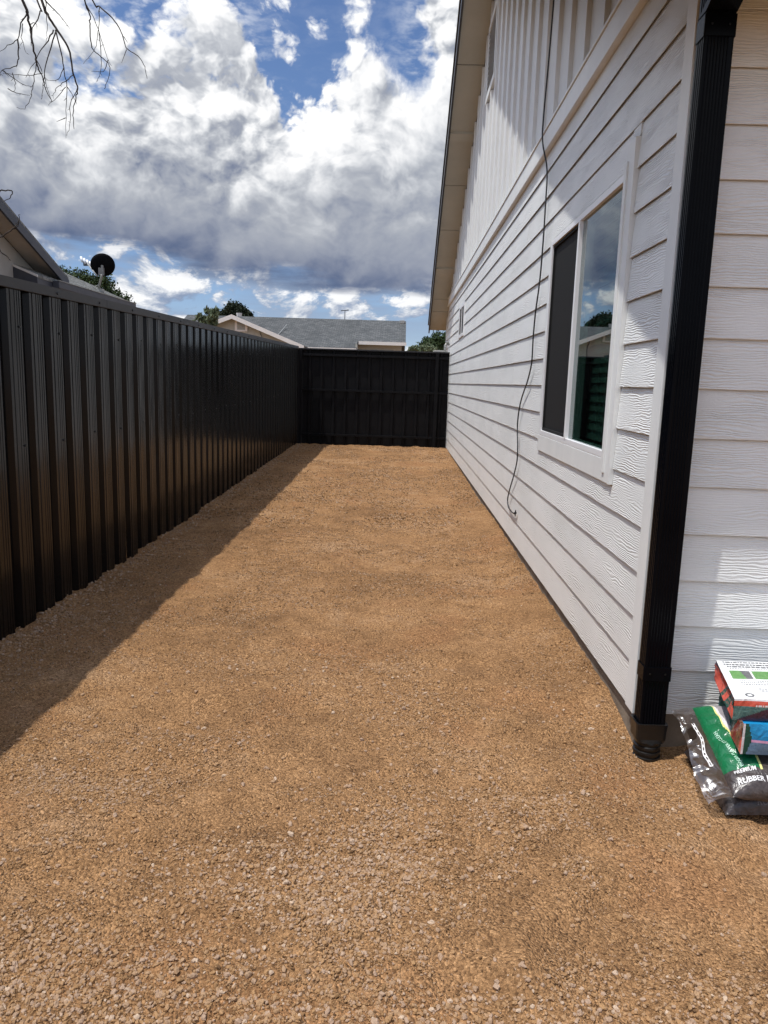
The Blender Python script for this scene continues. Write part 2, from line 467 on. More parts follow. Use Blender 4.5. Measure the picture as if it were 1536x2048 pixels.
M_GALV = mat('galvanised_steel', (0.35, 0.35, 0.33), 0.5, metal=0.4, build=b_noise2((0.28, 0.28, 0.26), (0.42, 0.42, 0.4), 20))
M_BRKT = mat('dull_steel', (0.12, 0.12, 0.12), 0.6, build=b_noise2((0.09, 0.09, 0.09), (0.15, 0.15, 0.15), 20))
M_DISH = mat('dish_back_paint', (0.003, 0.003, 0.004), 0.7, spec=0.08, build=b_noise2((0.002, 0.002, 0.003), (0.004, 0.004, 0.005), 8))
M_LNB = mat('lnb_plastic', (0.75, 0.77, 0.8), 0.35)
M_BARK = mat('twig_bark', (0.035, 0.027, 0.022), 0.9, build=b_noise2((0.022, 0.017, 0.014), (0.06, 0.048, 0.038), 25, 0.5, 120))
def leaf_mat(name, c1, c2):
    def f(t_, p):
        n = t_.noise(geo_pos(t_), scale=1.3, detail=4, rough=0.6)
        n2 = t_.noise(geo_pos(t_), scale=14, detail=2)
        t_.l.new(t_.mix(t_.lin(n2, 0.3, 0.7), t_.ramp(n, [(0.35, c1), (0.65, c2)]), c1), p.inputs['Base Color'])
    return mat(name, c1, 0.7, spec=0.25, build=f)
M_LEAFD = leaf_mat('dark_foliage', (0.012, 0.020, 0.010), (0.028, 0.042, 0.016))
M_LEAFM = leaf_mat('green_foliage', (0.022, 0.042, 0.012), (0.065, 0.090, 0.022))
M_LEAFG = leaf_mat('mid_foliage', (0.035, 0.062, 0.022), (0.07, 0.10, 0.035))
M_LEAFP = leaf_mat('pale_foliage', (0.10, 0.13, 0.07), (0.18, 0.21, 0.12))


# ------------------------------------------------------------ mesh helpers
def link(o, parent=None):
    COL.objects.link(o)
    if parent is not None:
        o.parent = parent
    return o

def mesh_obj(name, verts, faces, mats, parent=None, smooth=False, mi=None):
    me = bpy.data.meshes.new(name)
    me.from_pydata([tuple(v) for v in verts], [], [tuple(f) for f in faces])
    for m_ in (mats if isinstance(mats, (list, tuple)) else [mats]):
        me.materials.append(m_)
    if mi is not None:
        me.polygons.foreach_set('material_index', mi)
    if smooth:
        me.polygons.foreach_set('use_smooth', [True] * len(me.polygons))
    me.update()
    return link(bpy.data.objects.new(name, me), parent)

def from_bm(name, bm, mats, parent=None, smooth=False):
    me = bpy.data.meshes.new(name)
    bmesh.ops.recalc_face_normals(bm, faces=bm.faces)
    bm.to_mesh(me)
    bm.free()
    for m_ in (mats if isinstance(mats, (list, tuple)) else [mats]):
        me.materials.append(m_)
    if smooth:
        me.polygons.foreach_set('use_smooth', [True] * len(me.polygons))
    return link(bpy.data.objects.new(name, me), parent)

def bm_box(bm, x0, x1, y0, y1, z0, z1, bev=0.0):
    vs = [bm.verts.new(p) for p in ((x0, y0, z0), (x1, y0, z0), (x1, y1, z0), (x0, y1, z0), (x0, y0, z1), (x1, y0, z1), (x1, y1, z1), (x0, y1, z1))]
    fs = [bm.faces.new([vs[i] for i in f]) for f in ((0, 3, 2, 1), (4, 5, 6, 7), (0, 1, 5, 4), (1, 2, 6, 5), (2, 3, 7, 6), (3, 0, 4, 7))]
    if bev:
        bmesh.ops.bevel(bm, geom=list({e for f in fs for e in f.edges}), offset=bev, segments=2, affect='EDGES', profile=0.7)
    return vs

def box(name, x0, x1, y0, y1, z0, z1, m_, parent=None, bev=0.0):
    bm = bmesh.new()
    bm_box(bm, x0, x1, y0, y1, z0, z1, bev)
    return from_bm(name, bm, m_, parent)

def extrude_poly(name, pts2, a0, a1, fn, m_, parent=None, smooth=False):
    """pts2: closed polygon; fn(p, a) -> xyz"""
    n = len(pts2)
    v = [fn(p, a0) for p in pts2] + [fn(p, a1) for p in pts2]
    f = [(i, (i + 1) % n, n + (i + 1) % n, n + i) for i in range(n)] + [tuple(range(n))[::-1], tuple(range(n, 2 * n))]
    bm = bmesh.new()
    bv = [bm.verts.new(p) for p in v]
    for ff in f:
        bm.faces.new([bv[i] for i in ff])
    return from_bm(name, bm, m_, parent, smooth)

def catmull(pts, sub=4):
    pts = [Vector(p) for p in pts]
    if len(pts) < 3:
        return pts
    out = []
    for i in range(len(pts) - 1):
        p0 = pts[max(i - 1, 0)]; p1 = pts[i]; p2 = pts[i + 1]; p3 = pts[min(i + 2, len(pts) - 1)]
        for k in range(sub):
            s = k / sub
            out.append(0.5 * ((2 * p1) + (p2 - p0) * s + (2 * p0 - 5 * p1 + 4 * p2 - p3) * s * s + (3 * p1 - p0 - 3 * p2 + p3) * s ** 3))
    out.append(pts[-1])
    return out

def tube(bm, pts, r0, r1, seg=7, cap=True):
    pts = [Vector(p) for p in pts]
    n = len(pts)
    rings = []
    ref = Vector((0.31, 0.52, 0.79))
    for i, p in enumerate(pts):
        d = (pts[min(i + 1, n - 1)] - pts[max(i - 1, 0)])
        d = d.normalized() if d.length > 1e-9 else Vector((0, 0, 1))
        a = d.cross(ref)
        if a.length < 0.05:
            a = d.cross(Vector((1, 0, 0)))
        a.normalize()
        b = d.cross(a)
        r = r0 + (r1 - r0) * i / max(n - 1, 1)
        rings.append([bm.verts.new(p + (a * math.cos(k * 2 * math.pi / seg) + b * math.sin(k * 2 * math.pi / seg)) * r) for k in range(seg)])
    for i in range(n - 1):
        for k in range(seg):
            bm.faces.new((rings[i][k], rings[i][(k + 1) % seg], rings[i + 1][(k + 1) % seg], rings[i + 1][k]))
    if cap:
        bm.faces.new(rings[0][::-1]); bm.faces.new(rings[-1])

def thing(name, label, cat, loc=(0, 0, 0), group=None):
    o = bpy.data.objects.new(name, None)
    o.empty_display_size = 0.2
    o.location = loc
    COL.objects.link(o)
    o['label'] = label; o['category'] = cat
    if group:
        o['group'] = group
    return o

def tag(o, label, cat, group=None, kind=None):
    if label: o['label'] = label
    if cat: o['category'] = cat
    if group: o['group'] = group
    if kind: o['kind'] = kind
    return o

# ------------------------------------------------------------ ground
XW, YW = 0.952, 2.786                 # outer faces of the white house's near corner
FX = -2.01                            # fence line
FYE = 14.95                           # end fence

def sm(v, a, b):
    t_ = np.clip((v - a) / (b - a), 0, 1)
    return t_ * t_ * (3 - 2 * t_)

def vnoise(x, y, seed=0):
    xi = np.floor(x).astype(np.int64); yi = np.floor(y).astype(np.int64)
    xf = x - xi; yf = y - yi
    def h(a, b):
        v = np.sin(a * 127.1 + b * 311.7 + seed * 74.7) * 43758.5453
        return v - np.floor(v)
    u = xf * xf * (3 - 2 * xf); v = yf * yf * (3 - 2 * yf)
    return (h(xi, yi) * (1 - u) + h(xi + 1, yi) * u) * (1 - v) + (h(xi, yi + 1) * (1 - u) + h(xi + 1, yi + 1) * u) * v

def fbm(x, y, oct_=4, seed=0):
    s = 0; a = 0.5
    for i in range(oct_):
        s = s + a * (vnoise(x, y, seed + i * 13) - 0.5)
        x = x * 2.03 + 11.3; y = y * 2.03 + 5.7; a *= 0.5
    return s

def hgt(x, y):
    x = np.asarray(x, float); y = np.asarray(y, float)
    z = 0.0127 * np.clip(y - 5.5, 0, 9.6)
    z = z + 0.052 * sm(x, 0.62, 0.98) * sm(y, 2.85, 3.2) * (1 - sm(y, 7, 9)) * (1 - sm(x, 1.3, 1.6))
    z = z - 0.018 * sm(x, 0.9, 1.0) * (1 - sm(x, 1.16, 1.26)) * sm(y, 2.5, 2.66) * (1 - sm(y, 2.82, 2.9))
    z = z + 0.026 * sm(x, 1.12, 1.26) * sm(y, 2.62, 2.78)
    # scuffed crescents left by boots and a rake
    calm = 1 - 0.75 * np.exp(-(((x - 1.02) / 0.22) ** 2 + ((y - 2.68) / 0.25) ** 2))
    for (ax, ay, ar, a0, a1, ah) in ((-0.74, 2.93, 0.13, 0.6, 2.9, 0.020), (-0.55, 2.85, 0.10, 1.7, 3.6, 0.014), (0.28, 3.55, 0.16, 0.4, 2.4, 0.013), (0.15, 1.95, 0.14, 0.8, 2.6, 0.012),
                                 (0.60, 1.78, 0.12, 0.5, 2.6, 0.012), (-0.35, 4.6, 0.2, 0.5, 2.7, 0.016), (0.35, 5.6, 0.25, 0.6, 2.6, 0.016), (0.6, 2.3, 0.1, 0.6, 2.6, 0.010)):
        rr0 = np.hypot(x - ax, y - ay); an = np.arctan2(y - ay, x - ax)
        z = z + ah * np.exp(-((rr0 - ar) / 0.022) ** 2) * sm(an, a0, a0 + 0.5) * (1 - sm(an, a1 - 0.5, a1)) - 0.5 * ah * np.exp(-((rr0 - ar + 0.045) / 0.035) ** 2) * sm(an, a0, a0 + 0.5) * (1 - sm(an, a1 - 0.5, a1))
    z = z + calm * 0.03 * fbm(x * 1.5, y * 1.1, 3, 1) * sm(y, 0.2, 1)
    z = z + calm * 0.048 * fbm(x * 5.5, y * 6.5, 4, 5)
    z = z + 0.034 * fbm(x * 3.0, y * 9.0, 3, 41) * sm(y, 3.2, 6.0)
    z = z + calm * 0.028 * fbm(x * 20, y * 20, 3, 9)
    # a few scuffed heaps and footprints
    for (fx, fy_, r, a_) in ((-0.83, 2.62, 0.16, 0.016), (-0.62, 2.44, 0.12, -0.014), (-0.95, 2.36, 0.13, -0.012), (0.35, 3.35, 0.18, 0.012),
                             (0.42, 3.15, 0.14, -0.012), (0.1, 2.05, 0.15, -0.012), (0.62, 1.85, 0.13, -0.012), (0.35, 1.6, 0.12, 0.010), (-0.2, 1.75, 0.2, 0.008),
                             (0.65, 2.45, 0.1, 0.010), (-0.3, 5.2, 0.3, 0.012), (0.2, 6.4, 0.3, -0.012), (-0.9, 4.6, 0.25, 0.012), (0.3, 4.5, 0.2, -0.012)):
        z = z + 1.7 * a_ * np.exp(-(((x - fx) ** 2) + ((y - fy_) / 0.8) ** 2) / (r * r) * 2)
    return z

def graded(core0, core1, step, lo, hi, g=1.35):
    c_ = list(np.arange(core0, core1 + 1e-6, step))
    a = core0; s = step
    left = []
    while a > lo:
        s *= g; a -= s; left.append(a)
    a = c_[-1]; s = step
    right = []
    while a < hi:
        s *= g; a += s; right.append(a)
    return np.array(left[::-1] + c_ + right)
xs = graded(-2.1, 1.5, 0.019, -400, 400)
ys = np.concatenate([graded(0.8, 4.6, 0.019, -200, 4.62), np.arange(4.65, 5.3, 0.03), np.arange(5.35, 15.6, 0.05)])
ys = np.unique(np.round(ys[ys <= 15.6], 4))
ys = np.concatenate([ys, graded(15.7, 15.8, 0.1, 15.7, 900)[1:]])
ys = np.unique(ys)
GX, GY = np.meshgrid(xs, ys)
GZ = hgt(GX, GY)
nx, ny = len(xs), len(ys)
V = np.stack([GX.ravel(), GY.ravel(), GZ.ravel()], 1)
ii = (np.arange(ny - 1)[:, None] * nx + np.arange(nx - 1)[None, :]).ravel()
F = np.stack([ii, ii + 1, ii + nx + 1, ii + nx], 1)
gr = mesh_obj('ground', V.tolist(), F.tolist(), M_GROUND, smooth=True)
tag(gr, 'tan decomposed granite yard running down the side of the house', None, kind='structure')

# ------------------------------------------------------------ gravel: loose stones on the ground (nobody could count them)
PATCH = [(-0.17, 1.79, 0.13, 0.13, 1500), (-0.06, 1.98, 0.12, 0.10, 900), (-0.58, 1.43, 0.16, 0.07, 1500), (-0.36, 1.24, 0.20, 0.08, 1700), (0.22, 1.43, 0.16, 0.06, 700), (-0.42, 1.86, 0.18, 0.08, 900),
         (0.03, 2.20, 0.12, 0.12, 500), (-0.80, 1.58, 0.14, 0.07, 700), (0.55, 1.50, 0.14, 0.06, 500), (-0.05, 1.21, 0.2, 0.06, 900), (-1.75, 3.9, 0.15, 0.5, 700), (-1.7, 5.2, 0.12, 0.7, 500)]
def scatter():
    P_, S_, T_ = [], [], []
    def region(x0, x1, y0, y1, n, smin, smax, pw, clump=None, tone=(0.1, 0.9), thr=0.0):
        x = rng.uniform(x0, x1, n); y = rng.uniform(y0, y1, n)
        c_ = fbm(x * 2.3 + 3, y * 2.0, 4, 21) + 0.5 * fbm(x * 9, y * 9, 2, 33)
        if clump:
            keep = rng.random(n) < np.clip((c_ - thr) * clump, 0, 1)
            x, y, c_ = x[keep], y[keep], c_[keep]
        s = smin + (smax - smin) * rng.random(len(x)) ** pw
        tn = np.clip(rng.normal((tone[0] + tone[1]) / 2, (tone[1] - tone[0]) / 3.4, len(x)), 0, 1)
        P_.append(np.stack([x, y], 1)); S_.append(s); T_.append(tn)
    # fine grit, thinning out on the smooth sandy patches
    region(-1.35, 1.35, 0.75, 2.4, 105000, 0.0014, 0.0038, 2.2, clump=3.6, tone=(0.0, 0.80), thr=-0.14)
    region(-2.0, 1.5, 2.3, 4.2, 95000, 0.0015, 0.0036, 2.2, clump=3.6, tone=(0.0, 0.80), thr=-0.12)
    region(-2.0, 0.97, 4.0, 7.0, 75000, 0.0022, 0.0048, 2.0, clump=3.2, tone=(-0.1, 0.95), thr=-0.12)
    region(-2.0, 0.97, 7.0, 14.95, 80000, 0.0034, 0.0080, 2.0, clump=2.6, tone=(-0.15, 1.0), thr=-0.16)
    region(-1.35, 1.35, 0.75, 2.4, 26000, 0.0032, 0.0066, 1.8, clump=7, tone=(0.3, 0.95), thr=0.02)
    region(-2.0, 1.5, 2.2, 4.4, 14000, 0.0030, 0.0062, 1.8, clump=5, tone=(0.3, 0.95), thr=0.06)
    region(-1.35, 1.35, 0.75, 3.5, 900, 0.006, 0.0095, 1.8, tone=(0.4, 0.98))
    region(-2.02, -1.85, 2.8, 14.9, 2600, 0.004, 0.010, 1.5, tone=(0.5, 1.0))
    # drifts of coarser pinkish grey stone
    for cx_, cy_, rx_, ry_, n_ in PATCH:
        n_ = int(n_ * 0.62)
        x = rng.normal(cx_, rx_ * 1.15, n_); y = rng.normal(cy_, ry_ * 1.15, n_)
        P_.append(np.stack([x, y], 1)); S_.append(0.0028 + 0.0044 * rng.random(n_) ** 2.0)
        T_.append(np.clip(rng.normal(0.72, 0.17, n_), 0.15, 1.0))
    P2 = np.concatenate(P_); S2 = np.concatenate(S_); T2 = np.concatenate(T_)
    ok = ~((P2[:, 0] > XW + 0.01) & (P2[:, 1] > YW + 0.01)) & ~((P2[:, 0] > 1.12) & (P2[:, 1] > 2.27))
    P2, S2, T2 = P2[ok], S2[ok], T2[ok]
    z = hgt(P2[:, 0], P2[:, 1]) + S2 * 0.32
    return np.column_stack([P2, z]), S2, T2
GP, GS, GT = scatter()
me = bpy.data.meshes.new('gravel')
me.from_pydata(GP.tolist(), [], [])
me.attributes.new('scl', 'FLOAT', 'POINT').data.foreach_set('value', GS)
me.attributes.new('tone', 'FLOAT', 'POINT').data.foreach_set('value', GT)
grav = link(bpy.data.objects.new('gravel', me))
tag(grav, 'loose tan and pinkish gravel stones strewn over the whole yard', 'gravel', kind='stuff')
ng = bpy.data.node_groups.new('gravel_scatter', 'GeometryNodeTree')
ng.interface.new_socket('Geometry', in_out='INPUT', socket_type='NodeSocketGeometry')
ng.interface.new_socket('Geometry', in_out='OUTPUT', socket_type='NodeSocketGeometry')
gn = ng.nodes; gl_ = ng.links
gi = gn.new('NodeGroupInput'); go = gn.new('NodeGroupOutput')
j = gn.new('GeometryNodeGeometryToInstance')
for k in range(6):
    ico = gn.new('GeometryNodeMeshIcoSphere'); ico.inputs['Radius'].default_value = 1.0; ico.inputs['Subdivisions'].default_value = 2 if k < 3 else 1
    sp = gn.new('GeometryNodeSetPosition')
    nz = gn.new('ShaderNodeTexNoise'); nz.noise_dimensions = '4D'; nz.inputs['W'].default_value = k * 7.3 + 1
    nz.inputs['Scale'].default_value = 0.9; nz.inputs['Detail'].default_value = 1
    sb = gn.new('ShaderNodeVectorMath'); sb.operation = 'SUBTRACT'; sb.inputs[1].default_value = (0.5, 0.5, 0.5)
    sc_ = gn.new('ShaderNodeVectorMath'); sc_.operation = 'SCALE'; sc_.inputs['Scale'].default_value = 1.9
    gl_.new(nz.outputs['Color'], sb.inputs[0]); gl_.new(sb.outputs[0], sc_.inputs[0])
    gl_.new(ico.outputs['Mesh'], sp.inputs['Geometry']); gl_.new(sc_.outputs[0], sp.inputs['Offset'])
    tf = gn.new('GeometryNodeTransform'); tf.inputs['Scale'].default_value = (1.0 + 0.15 * (k % 3), 0.85, 0.78 + 0.12 * (k % 2))
    gl_.new(sp.outputs[0], tf.inputs['Geometry'])
    sm_ = gn.new('GeometryNodeSetMaterial'); sm_.inputs['Material'].default_value = M_STONE
    gl_.new(tf.outputs[0], sm_.inputs['Geometry'])
    gl_.new(sm_.outputs[0], j.inputs[0])
m2p = gn.new('GeometryNodeMeshToPoints')
gl_.new(gi.outputs[0], m2p.inputs['Mesh'])
iop = gn.new('GeometryNodeInstanceOnPoints')
gl_.new(m2p.outputs[0], iop.inputs['Points'])
gl_.new(j.outputs[0], iop.inputs['Instance'])
iop.inputs['Pick Instance'].default_value = True
ri = gn.new('FunctionNodeRandomValue'); ri.data_type = 'INT'
ri.inputs[4].default_value = 0; ri.inputs[5].default_value = 5
gl_.new([o_ for o_ in ri.outputs if o_.type == 'INT'][0], iop.inputs['Instance Index'])
rr = gn.new('FunctionNodeRandomValue'); rr.data_type = 'FLOAT_VECTOR'
rr.inputs[0].default_value = (-0.5, -0.5, 0); rr.inputs[1].default_value = (0.5, 0.5, 6.28)
gl_.new(rr.outputs[0], iop.inputs['Rotation'])
na = gn.new('GeometryNodeInputNamedAttribute'); na.data_type = 'FLOAT'; na.inputs['Name'].default_value = 'scl'
gl_.new([o_ for o_ in na.outputs if o_.type == 'VALUE'][0], iop.inputs['Scale'])
gl_.new(iop.outputs[0], go.inputs[0])
md = grav.modifiers.new('scatter', 'NODES'); md.node_group = ng

# ------------------------------------------------------------ the white house
HY1 = 16.62                      # far end of its side wall
RZ = 2.73                        # rake soffit height at the wall's far end
PITCH = 0.49
RIDGE = (YW + HY1) / 2
OX = 0.612                       # outer edge of the rake overhang
def rakez(y):
    return RZ + PITCH * (min(y - YW, HY1 - y))
XS, YS = XW + 0.025, YW + 0.025  # wall planes behind the planks
house = thing('white_house', 'white lap sided house with black rake edge along the right of the gravel yard', 'house', (XW, YW, 0))
def H(fn, *a, **k):
    o = fn(*a, **k)
    o.matrix_parent_inverse = Matrix.Translation(-Vector(house.location))
    return o
EXP = 0.180
Z0 = 0.130

def plank(side, a0, a1, zb, ztop=None, cut=None):
    """lapped plank; out = distance from the wall plane"""
    zt = zb + EXP + 0.020 if ztop is None else ztop
    ot = 0.0180 - 0.0115 * (zt - zb) / 0.2
    prof = [(0.0078, zb + 0.0185), (0.0145, zb + 0.0012), (0.0165, zb), (0.0180, zb + 0.0018), (ot, zt), (-0.006, zt)]
    j0 = random.uniform(-0.0006, 0.0006)
    if side == 'side':
        fn = lambda p, a: (XS - p[0] - j0, a, p[1])
    else:
        fn = lambda p, a: (a, YS - p[0] - j0, p[1])
    o = H(extrude_poly, 'siding_plank', prof, a0, a1, fn, [M_SIDE, M_LAPSHADE], house)
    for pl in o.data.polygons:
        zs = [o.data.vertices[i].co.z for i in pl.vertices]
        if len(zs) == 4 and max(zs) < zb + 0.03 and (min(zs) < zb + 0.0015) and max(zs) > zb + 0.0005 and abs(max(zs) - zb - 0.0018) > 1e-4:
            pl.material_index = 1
    return o

WY0, WY1, WZ0, WZ1 = 3.455, 5.165, 0.955, 2.320     # opening cut for the big window with its trim
SY0, SY1, SZ0, SZ1 = 11.95, 12.92, 2.13, 2.64       # small far window
rs = random.Random(4)
for k in range(16):
    zb = Z0 + k * EXP
    zt = None
    if zb + EXP + 0.02 > 2.955:
        zt = 2.955
        if zt - zb < 0.05: continue
    # segments along the wall, interrupted by windows
    segs = [(YW + 0.09, HY1 - 0.09)]
    def cutseg(segs, a, b):
        out = []
        for s0, s1 in segs:
            if b <= s0 or a >= s1: out.append((s0, s1))
            else:
                if a > s0: out.append((s0, a))
                if b < s1: out.append((b, s1))
        return out
    if zb < WZ1 - 0.03 and zb + EXP > WZ0 + 0.005:
        segs = cutseg(segs, WY0 - 0.105 if zb + EXP < 2.45 else WY0, WY1)
    if zb < SZ1 - 0.02 and zb + EXP > SZ0 + 0.02:
        segs = cutseg(segs, SY0, SY1)
    for s0, s1 in segs:
        a = s0
        first = True
        while a < s1 - 1e-4:
            step = rs.choice([3.3, 2.2, 1.4]) if first else 3.3
            first = False
            b = min(a + step, s1)
            if s1 - b < 0.5: b = s1
            plank('side', a, b - (0.0025 if b < s1 else 0), zb, zt)
            a = b
# filler planks where the window interrupts a course part way
plank('side', 3.455, WY1, 2.29 + 0.03, 2.49)
plank('side', 3.35, WY1, 0.85, 0.953)
plank('side', 3.35, 3.4545, 2.419, 2.49)
for k in range(15):
    zb = Z0 + k * EXP
    zt = None
    if zb + EXP + 0.02 > 2.69: zt = 2.69
    if zt and zt - zb < 0.04: continue
    a = XW + 0.09
    for b in ([2.35, 5.6, 8.0] if k % 2 else [3.6, 6.8, 8.0]):
        plank('near', a, b - 0.0025, zb, zt); a = b
# sheathing core, foundation
H(box, 'wall_core', XS + 0.006, XS + 0.12, YS + 0.006, 3.51, 0.10, 2.72, M_ROOM, house)
H(box, 'wall_core', XS + 0.006, XS + 0.12, 5.105, HY1 - 0.03, 0.10, 2.72, M_ROOM, house)
H(box, 'wall_core', XS + 0.006, XS + 0.12, 3.511, 5.104, 0.10, 1.082, M_ROOM, house)
H(box, 'wall_core', XS + 0.006, XS + 0.12, 3.511, 5.104, 2.292, 2.72, M_ROOM, house)
H(box, 'wall_core', XS + 0.121, 8.0, YS + 0.006, YS + 0.12, 0.10, 2.72, M_ROOM, house)
H(box, 'wall_core', XS + 0.6, 8.0, YS + 0.2, HY1 - 0.03, 0.10, 2.72, M_ROOM, house)
bm = bmesh.new()
gp = [(XS + 0.006, YW + 0.03, 2.7), (XS + 0.006, HY1 - 0.03, 2.7), (XS + 0.006, HY1 - 0.03, rakez(HY1)), (XS + 0.006, RIDGE, rakez(RIDGE)), (XS + 0.006, YW + 0.03, rakez(YW))]
va_ = [bm.verts.new(p) for p in gp]; vb_ = [bm.verts.new((p[0] + 0.1, p[1], p[2])) for p in gp]
bm.faces.new(va_); bm.faces.new(vb_[::-1])
for i in range(5): bm.faces.new((va_[i], vb_[i], vb_[(i + 1) % 5], va_[(i + 1) % 5]))
H(from_bm, 'gable_panel', bm, M_BATT, house)
H(box, 'foundation', XS + 0.004, 8.0, YS + 0.004, HY1, -0.3, Z0 - 0.002, M_CONC, house, 0.004)
# corner boards
H(box, 'corner_board', XW, XS + 0.004, YW, YW + 0.094, Z0, 2.955, M_TRIM, house, 0.0025)
H(box, 'corner_board', XW + 0.0265, XW + 0.094, YW + 0.0006, YS + 0.004, Z0, 2.69, M_TRIM, house, 0.0025)
H(box, 'corner_board', XW, XS + 0.004, HY1 - 0.094, HY1, Z0, 2.955, M_TRIM, house, 0.0025)
# band board
H(box, 'band_board', XW - 0.022, XS, YW - 0.002, HY1, 2.957, 3.085, M_TRIM, house, 0.003)
H(box, 'band_drip', XW - 0.030, XS, YW - 0.004, HY1, 3.087, 3.102, M_TRIM, house, 0.002)
# battens
y = 5.84 - 0.42 * 6
VY0, VY1, VZ0, VZ1 = 9.33, 10.07, 4.90, 5.62
while y < HY1 - 0.2:
    zt = rakez(y) - 0.004
    if y > YW + 0.12 and zt - 3.13 > 0.02:
        spans = [(3.103, zt)]
        if VY0 - 0.1 < y < VY1 + 0.1:
            spans = [(3.103, VZ0 - 0.09)] + ([(VZ1 + 0.09, zt)] if zt > VZ1 + 0.1 else [])
        for s0, s1 in spans:
            H(box, 'batten', XS - 0.022, XS + 0.008, y - 0.032, y + 0.032, s0, s1, M_BATT, house, 0.002)
    y += 0.42
# gable vent
vent = H(box, 'gable_vent', XS - 0.004, XS + 0.005, VY0, VY1, VZ0, VZ1, M_ROOM, house)
def sub(fn, par, *a, **k):
    o = fn(*a, **k)
    o.parent = par
    return o
for (a, b, c_, d_) in ((VY0 - 0.08, VY0, VZ0 - 0.08, VZ1 + 0.08), (VY1, VY1 + 0.08, VZ0 - 0.08, VZ1 + 0.08), (VY0, VY1, VZ0 - 0.08, VZ0), (VY0, VY1, VZ1, VZ1 + 0.08)):
    sub(box, vent, 'vent_frame', XS - 0.030, XS + 0.004, a, b, c_, d_, M_TRIM, None, 0.002)
for i in range(12):
    z = VZ0 + 0.02 + i * 0.058
    sub(extrude_poly, vent, 'louver', [(-0.006, z + 0.012), (-0.024, z), (-0.024, z + 0.005), (-0.006, z + 0.017)], VY0 + 0.002, VY1 - 0.002,
        lambda p, a: (XS + p[0], a, p[1]), M_TRIM, None)
# rake overhang: soffit panels, lookouts, fascia, roof
def slopebox(name, x0, x1, y0, y1, dz0, dz1, m_, far=True, bev=0):
    bm = bmesh.new()
    vs = bm_box(bm, x0, x1, y0, y1, 0, 1, 0)
    for v in bm.verts:
        up = v.co.z > 0.5
        v.co.z = RZ + PITCH * ((HY1 - v.co.y) if far else (v.co.y - YW)) + (dz1 if up else dz0)
    return H(from_bm, name, bm, m_, house)
joints = [10.85, 11.95, 12.91, 13.92, 14.98, 15.9, 16.32, 17.02]
yy = [RIDGE] + joints
for a, b in zip(yy[:-1], yy[1:]):
    slopebox('soffit_panel', OX + 0.006, XS, a + (0.009 if a > RIDGE else 0), b - 0.009, 0.0, 0.012, M_SOFFIT)
slopebox('soffit_backing', OX + 0.006, XS, RIDGE, 17.02, 0.013, 0.03, M_DKTRIM)
for yl in (11.95, 14.98):
    slopebox('lookout', OX + 0.008, XS - 0.001, yl - 0.07, yl + 0.07, -0.035, -0.0005, M_SOFFIT)
yy = [YW - 0.27, YW + 0.6, YW + 1.9, YW + 3.2, YW + 4.5, YW + 5.8, RIDGE]
for a, b in zip(yy[:-1], yy[1:]):
    slopebox('soffit_panel', OX + 0.006, XS, a, b - 0.004, 0.0, 0.012, M_SOFFIT, far=False)
slopebox('soffit_backing', OX + 0.006, XS, YW - 0.27, RIDGE, 0.013, 0.03, M_DKTRIM, far=False)
slopebox('rake_fascia', OX - 0.022, OX + 0.004, RIDGE, 17.04, -0.055, 0.15, M_FASCIA)
slopebox('rake_fascia', OX - 0.022, OX + 0.004, YW - 0.28, RIDGE, -0.055, 0.15, M_FASCIA, far=False)
slopebox('drip_edge', OX - 0.040, OX - 0.001, RIDGE, 17.10, 0.152, 0.185, M_FASCIA)
slopebox('drip_edge', OX - 0.040, OX - 0.001, YW - 0.31, RIDGE, 0.152, 0.185, M_FASCIA, far=False)
slopebox('roof', OX - 0.0, 8.3, RIDGE, 17.06, 0.155, 0.20, M_ROOFDK)
slopebox('roof', OX - 0.0, 8.3, YW - 0.30, RIDGE, 0.155, 0.20, M_ROOFDK, far=False)
# eave soffit and gutter over the near wall (just above the picture) and at the far end
H(box, 'eave_soffit', XS + 0.0, 8.2, YW - 0.21, YS, 2.70, 2.715, M_SOFFIT, house)
H(box, 'eave_soffit', XS + 0.0, 8.2, HY1 - 0.03, 17.03, 2.70, 2.715, M_SOFFIT, house)
H(box, 'gutter', OX + 0.02, 8.2, YW - 0.30, YW - 0.215, 2.625, 2.725, M_SPOUT, house, 0.006)
H(box, 'gutter', OX + 0.1, 8.2, 17.05, 17.16, 2.60, 2.71, M_SPOUT, house, 0.006)

# ---- downspout with strap, joints and drain adapter
def rrect(x0, x1, y0, y1, r=0.006, ribs=True):
    """outline with corrugated long faces"""
    pts = []
    def arc(cx, cy, a0):
        for i in range(4):
            a = a0 + i * math.pi / 6
            pts.append((cx + r * math.cos(a), cy + r * math.sin(a)))
    arc(x0 + r, y0 + r, math.pi)
    if ribs:
        n = 7
        for i in range(n):
            xa = x0 + r + 0.006 + (x1 - x0 - 2 * r - 0.012) * i / n
            wv = (x1 - x0 - 2 * r - 0.012) / n
            pts += [(xa, y0), (xa + wv * 0.35, y0 + 0.0022), (xa + wv * 0.65, y0 + 0.0022)]
    arc(x1 - r, y0 + r, 1.5 * math.pi)
    arc(x1 - r, y1 - r, 0)
    arc(x0 + r, y1 - r, 0.5 * math.pi)
    if ribs:
        for i in range(3):
            yb = y1 - r - 0.012 - i * 0.017
            pts += [(x0, yb), (x0 + 0.002, yb - 0.004), (x0 + 0.002, yb - 0.009), (x0, yb - 0.013)]
    return pts
DX0, DX1, DY0, DY1 = 0.9545, 1.053, 2.700, 2.773
spout = H(extrude_poly, 'downspout', rrect(DX0, DX1, DY0, DY1), 0.10, 2.66, lambda p, a: (p[0], p[1], a), M_SPOUT, house)
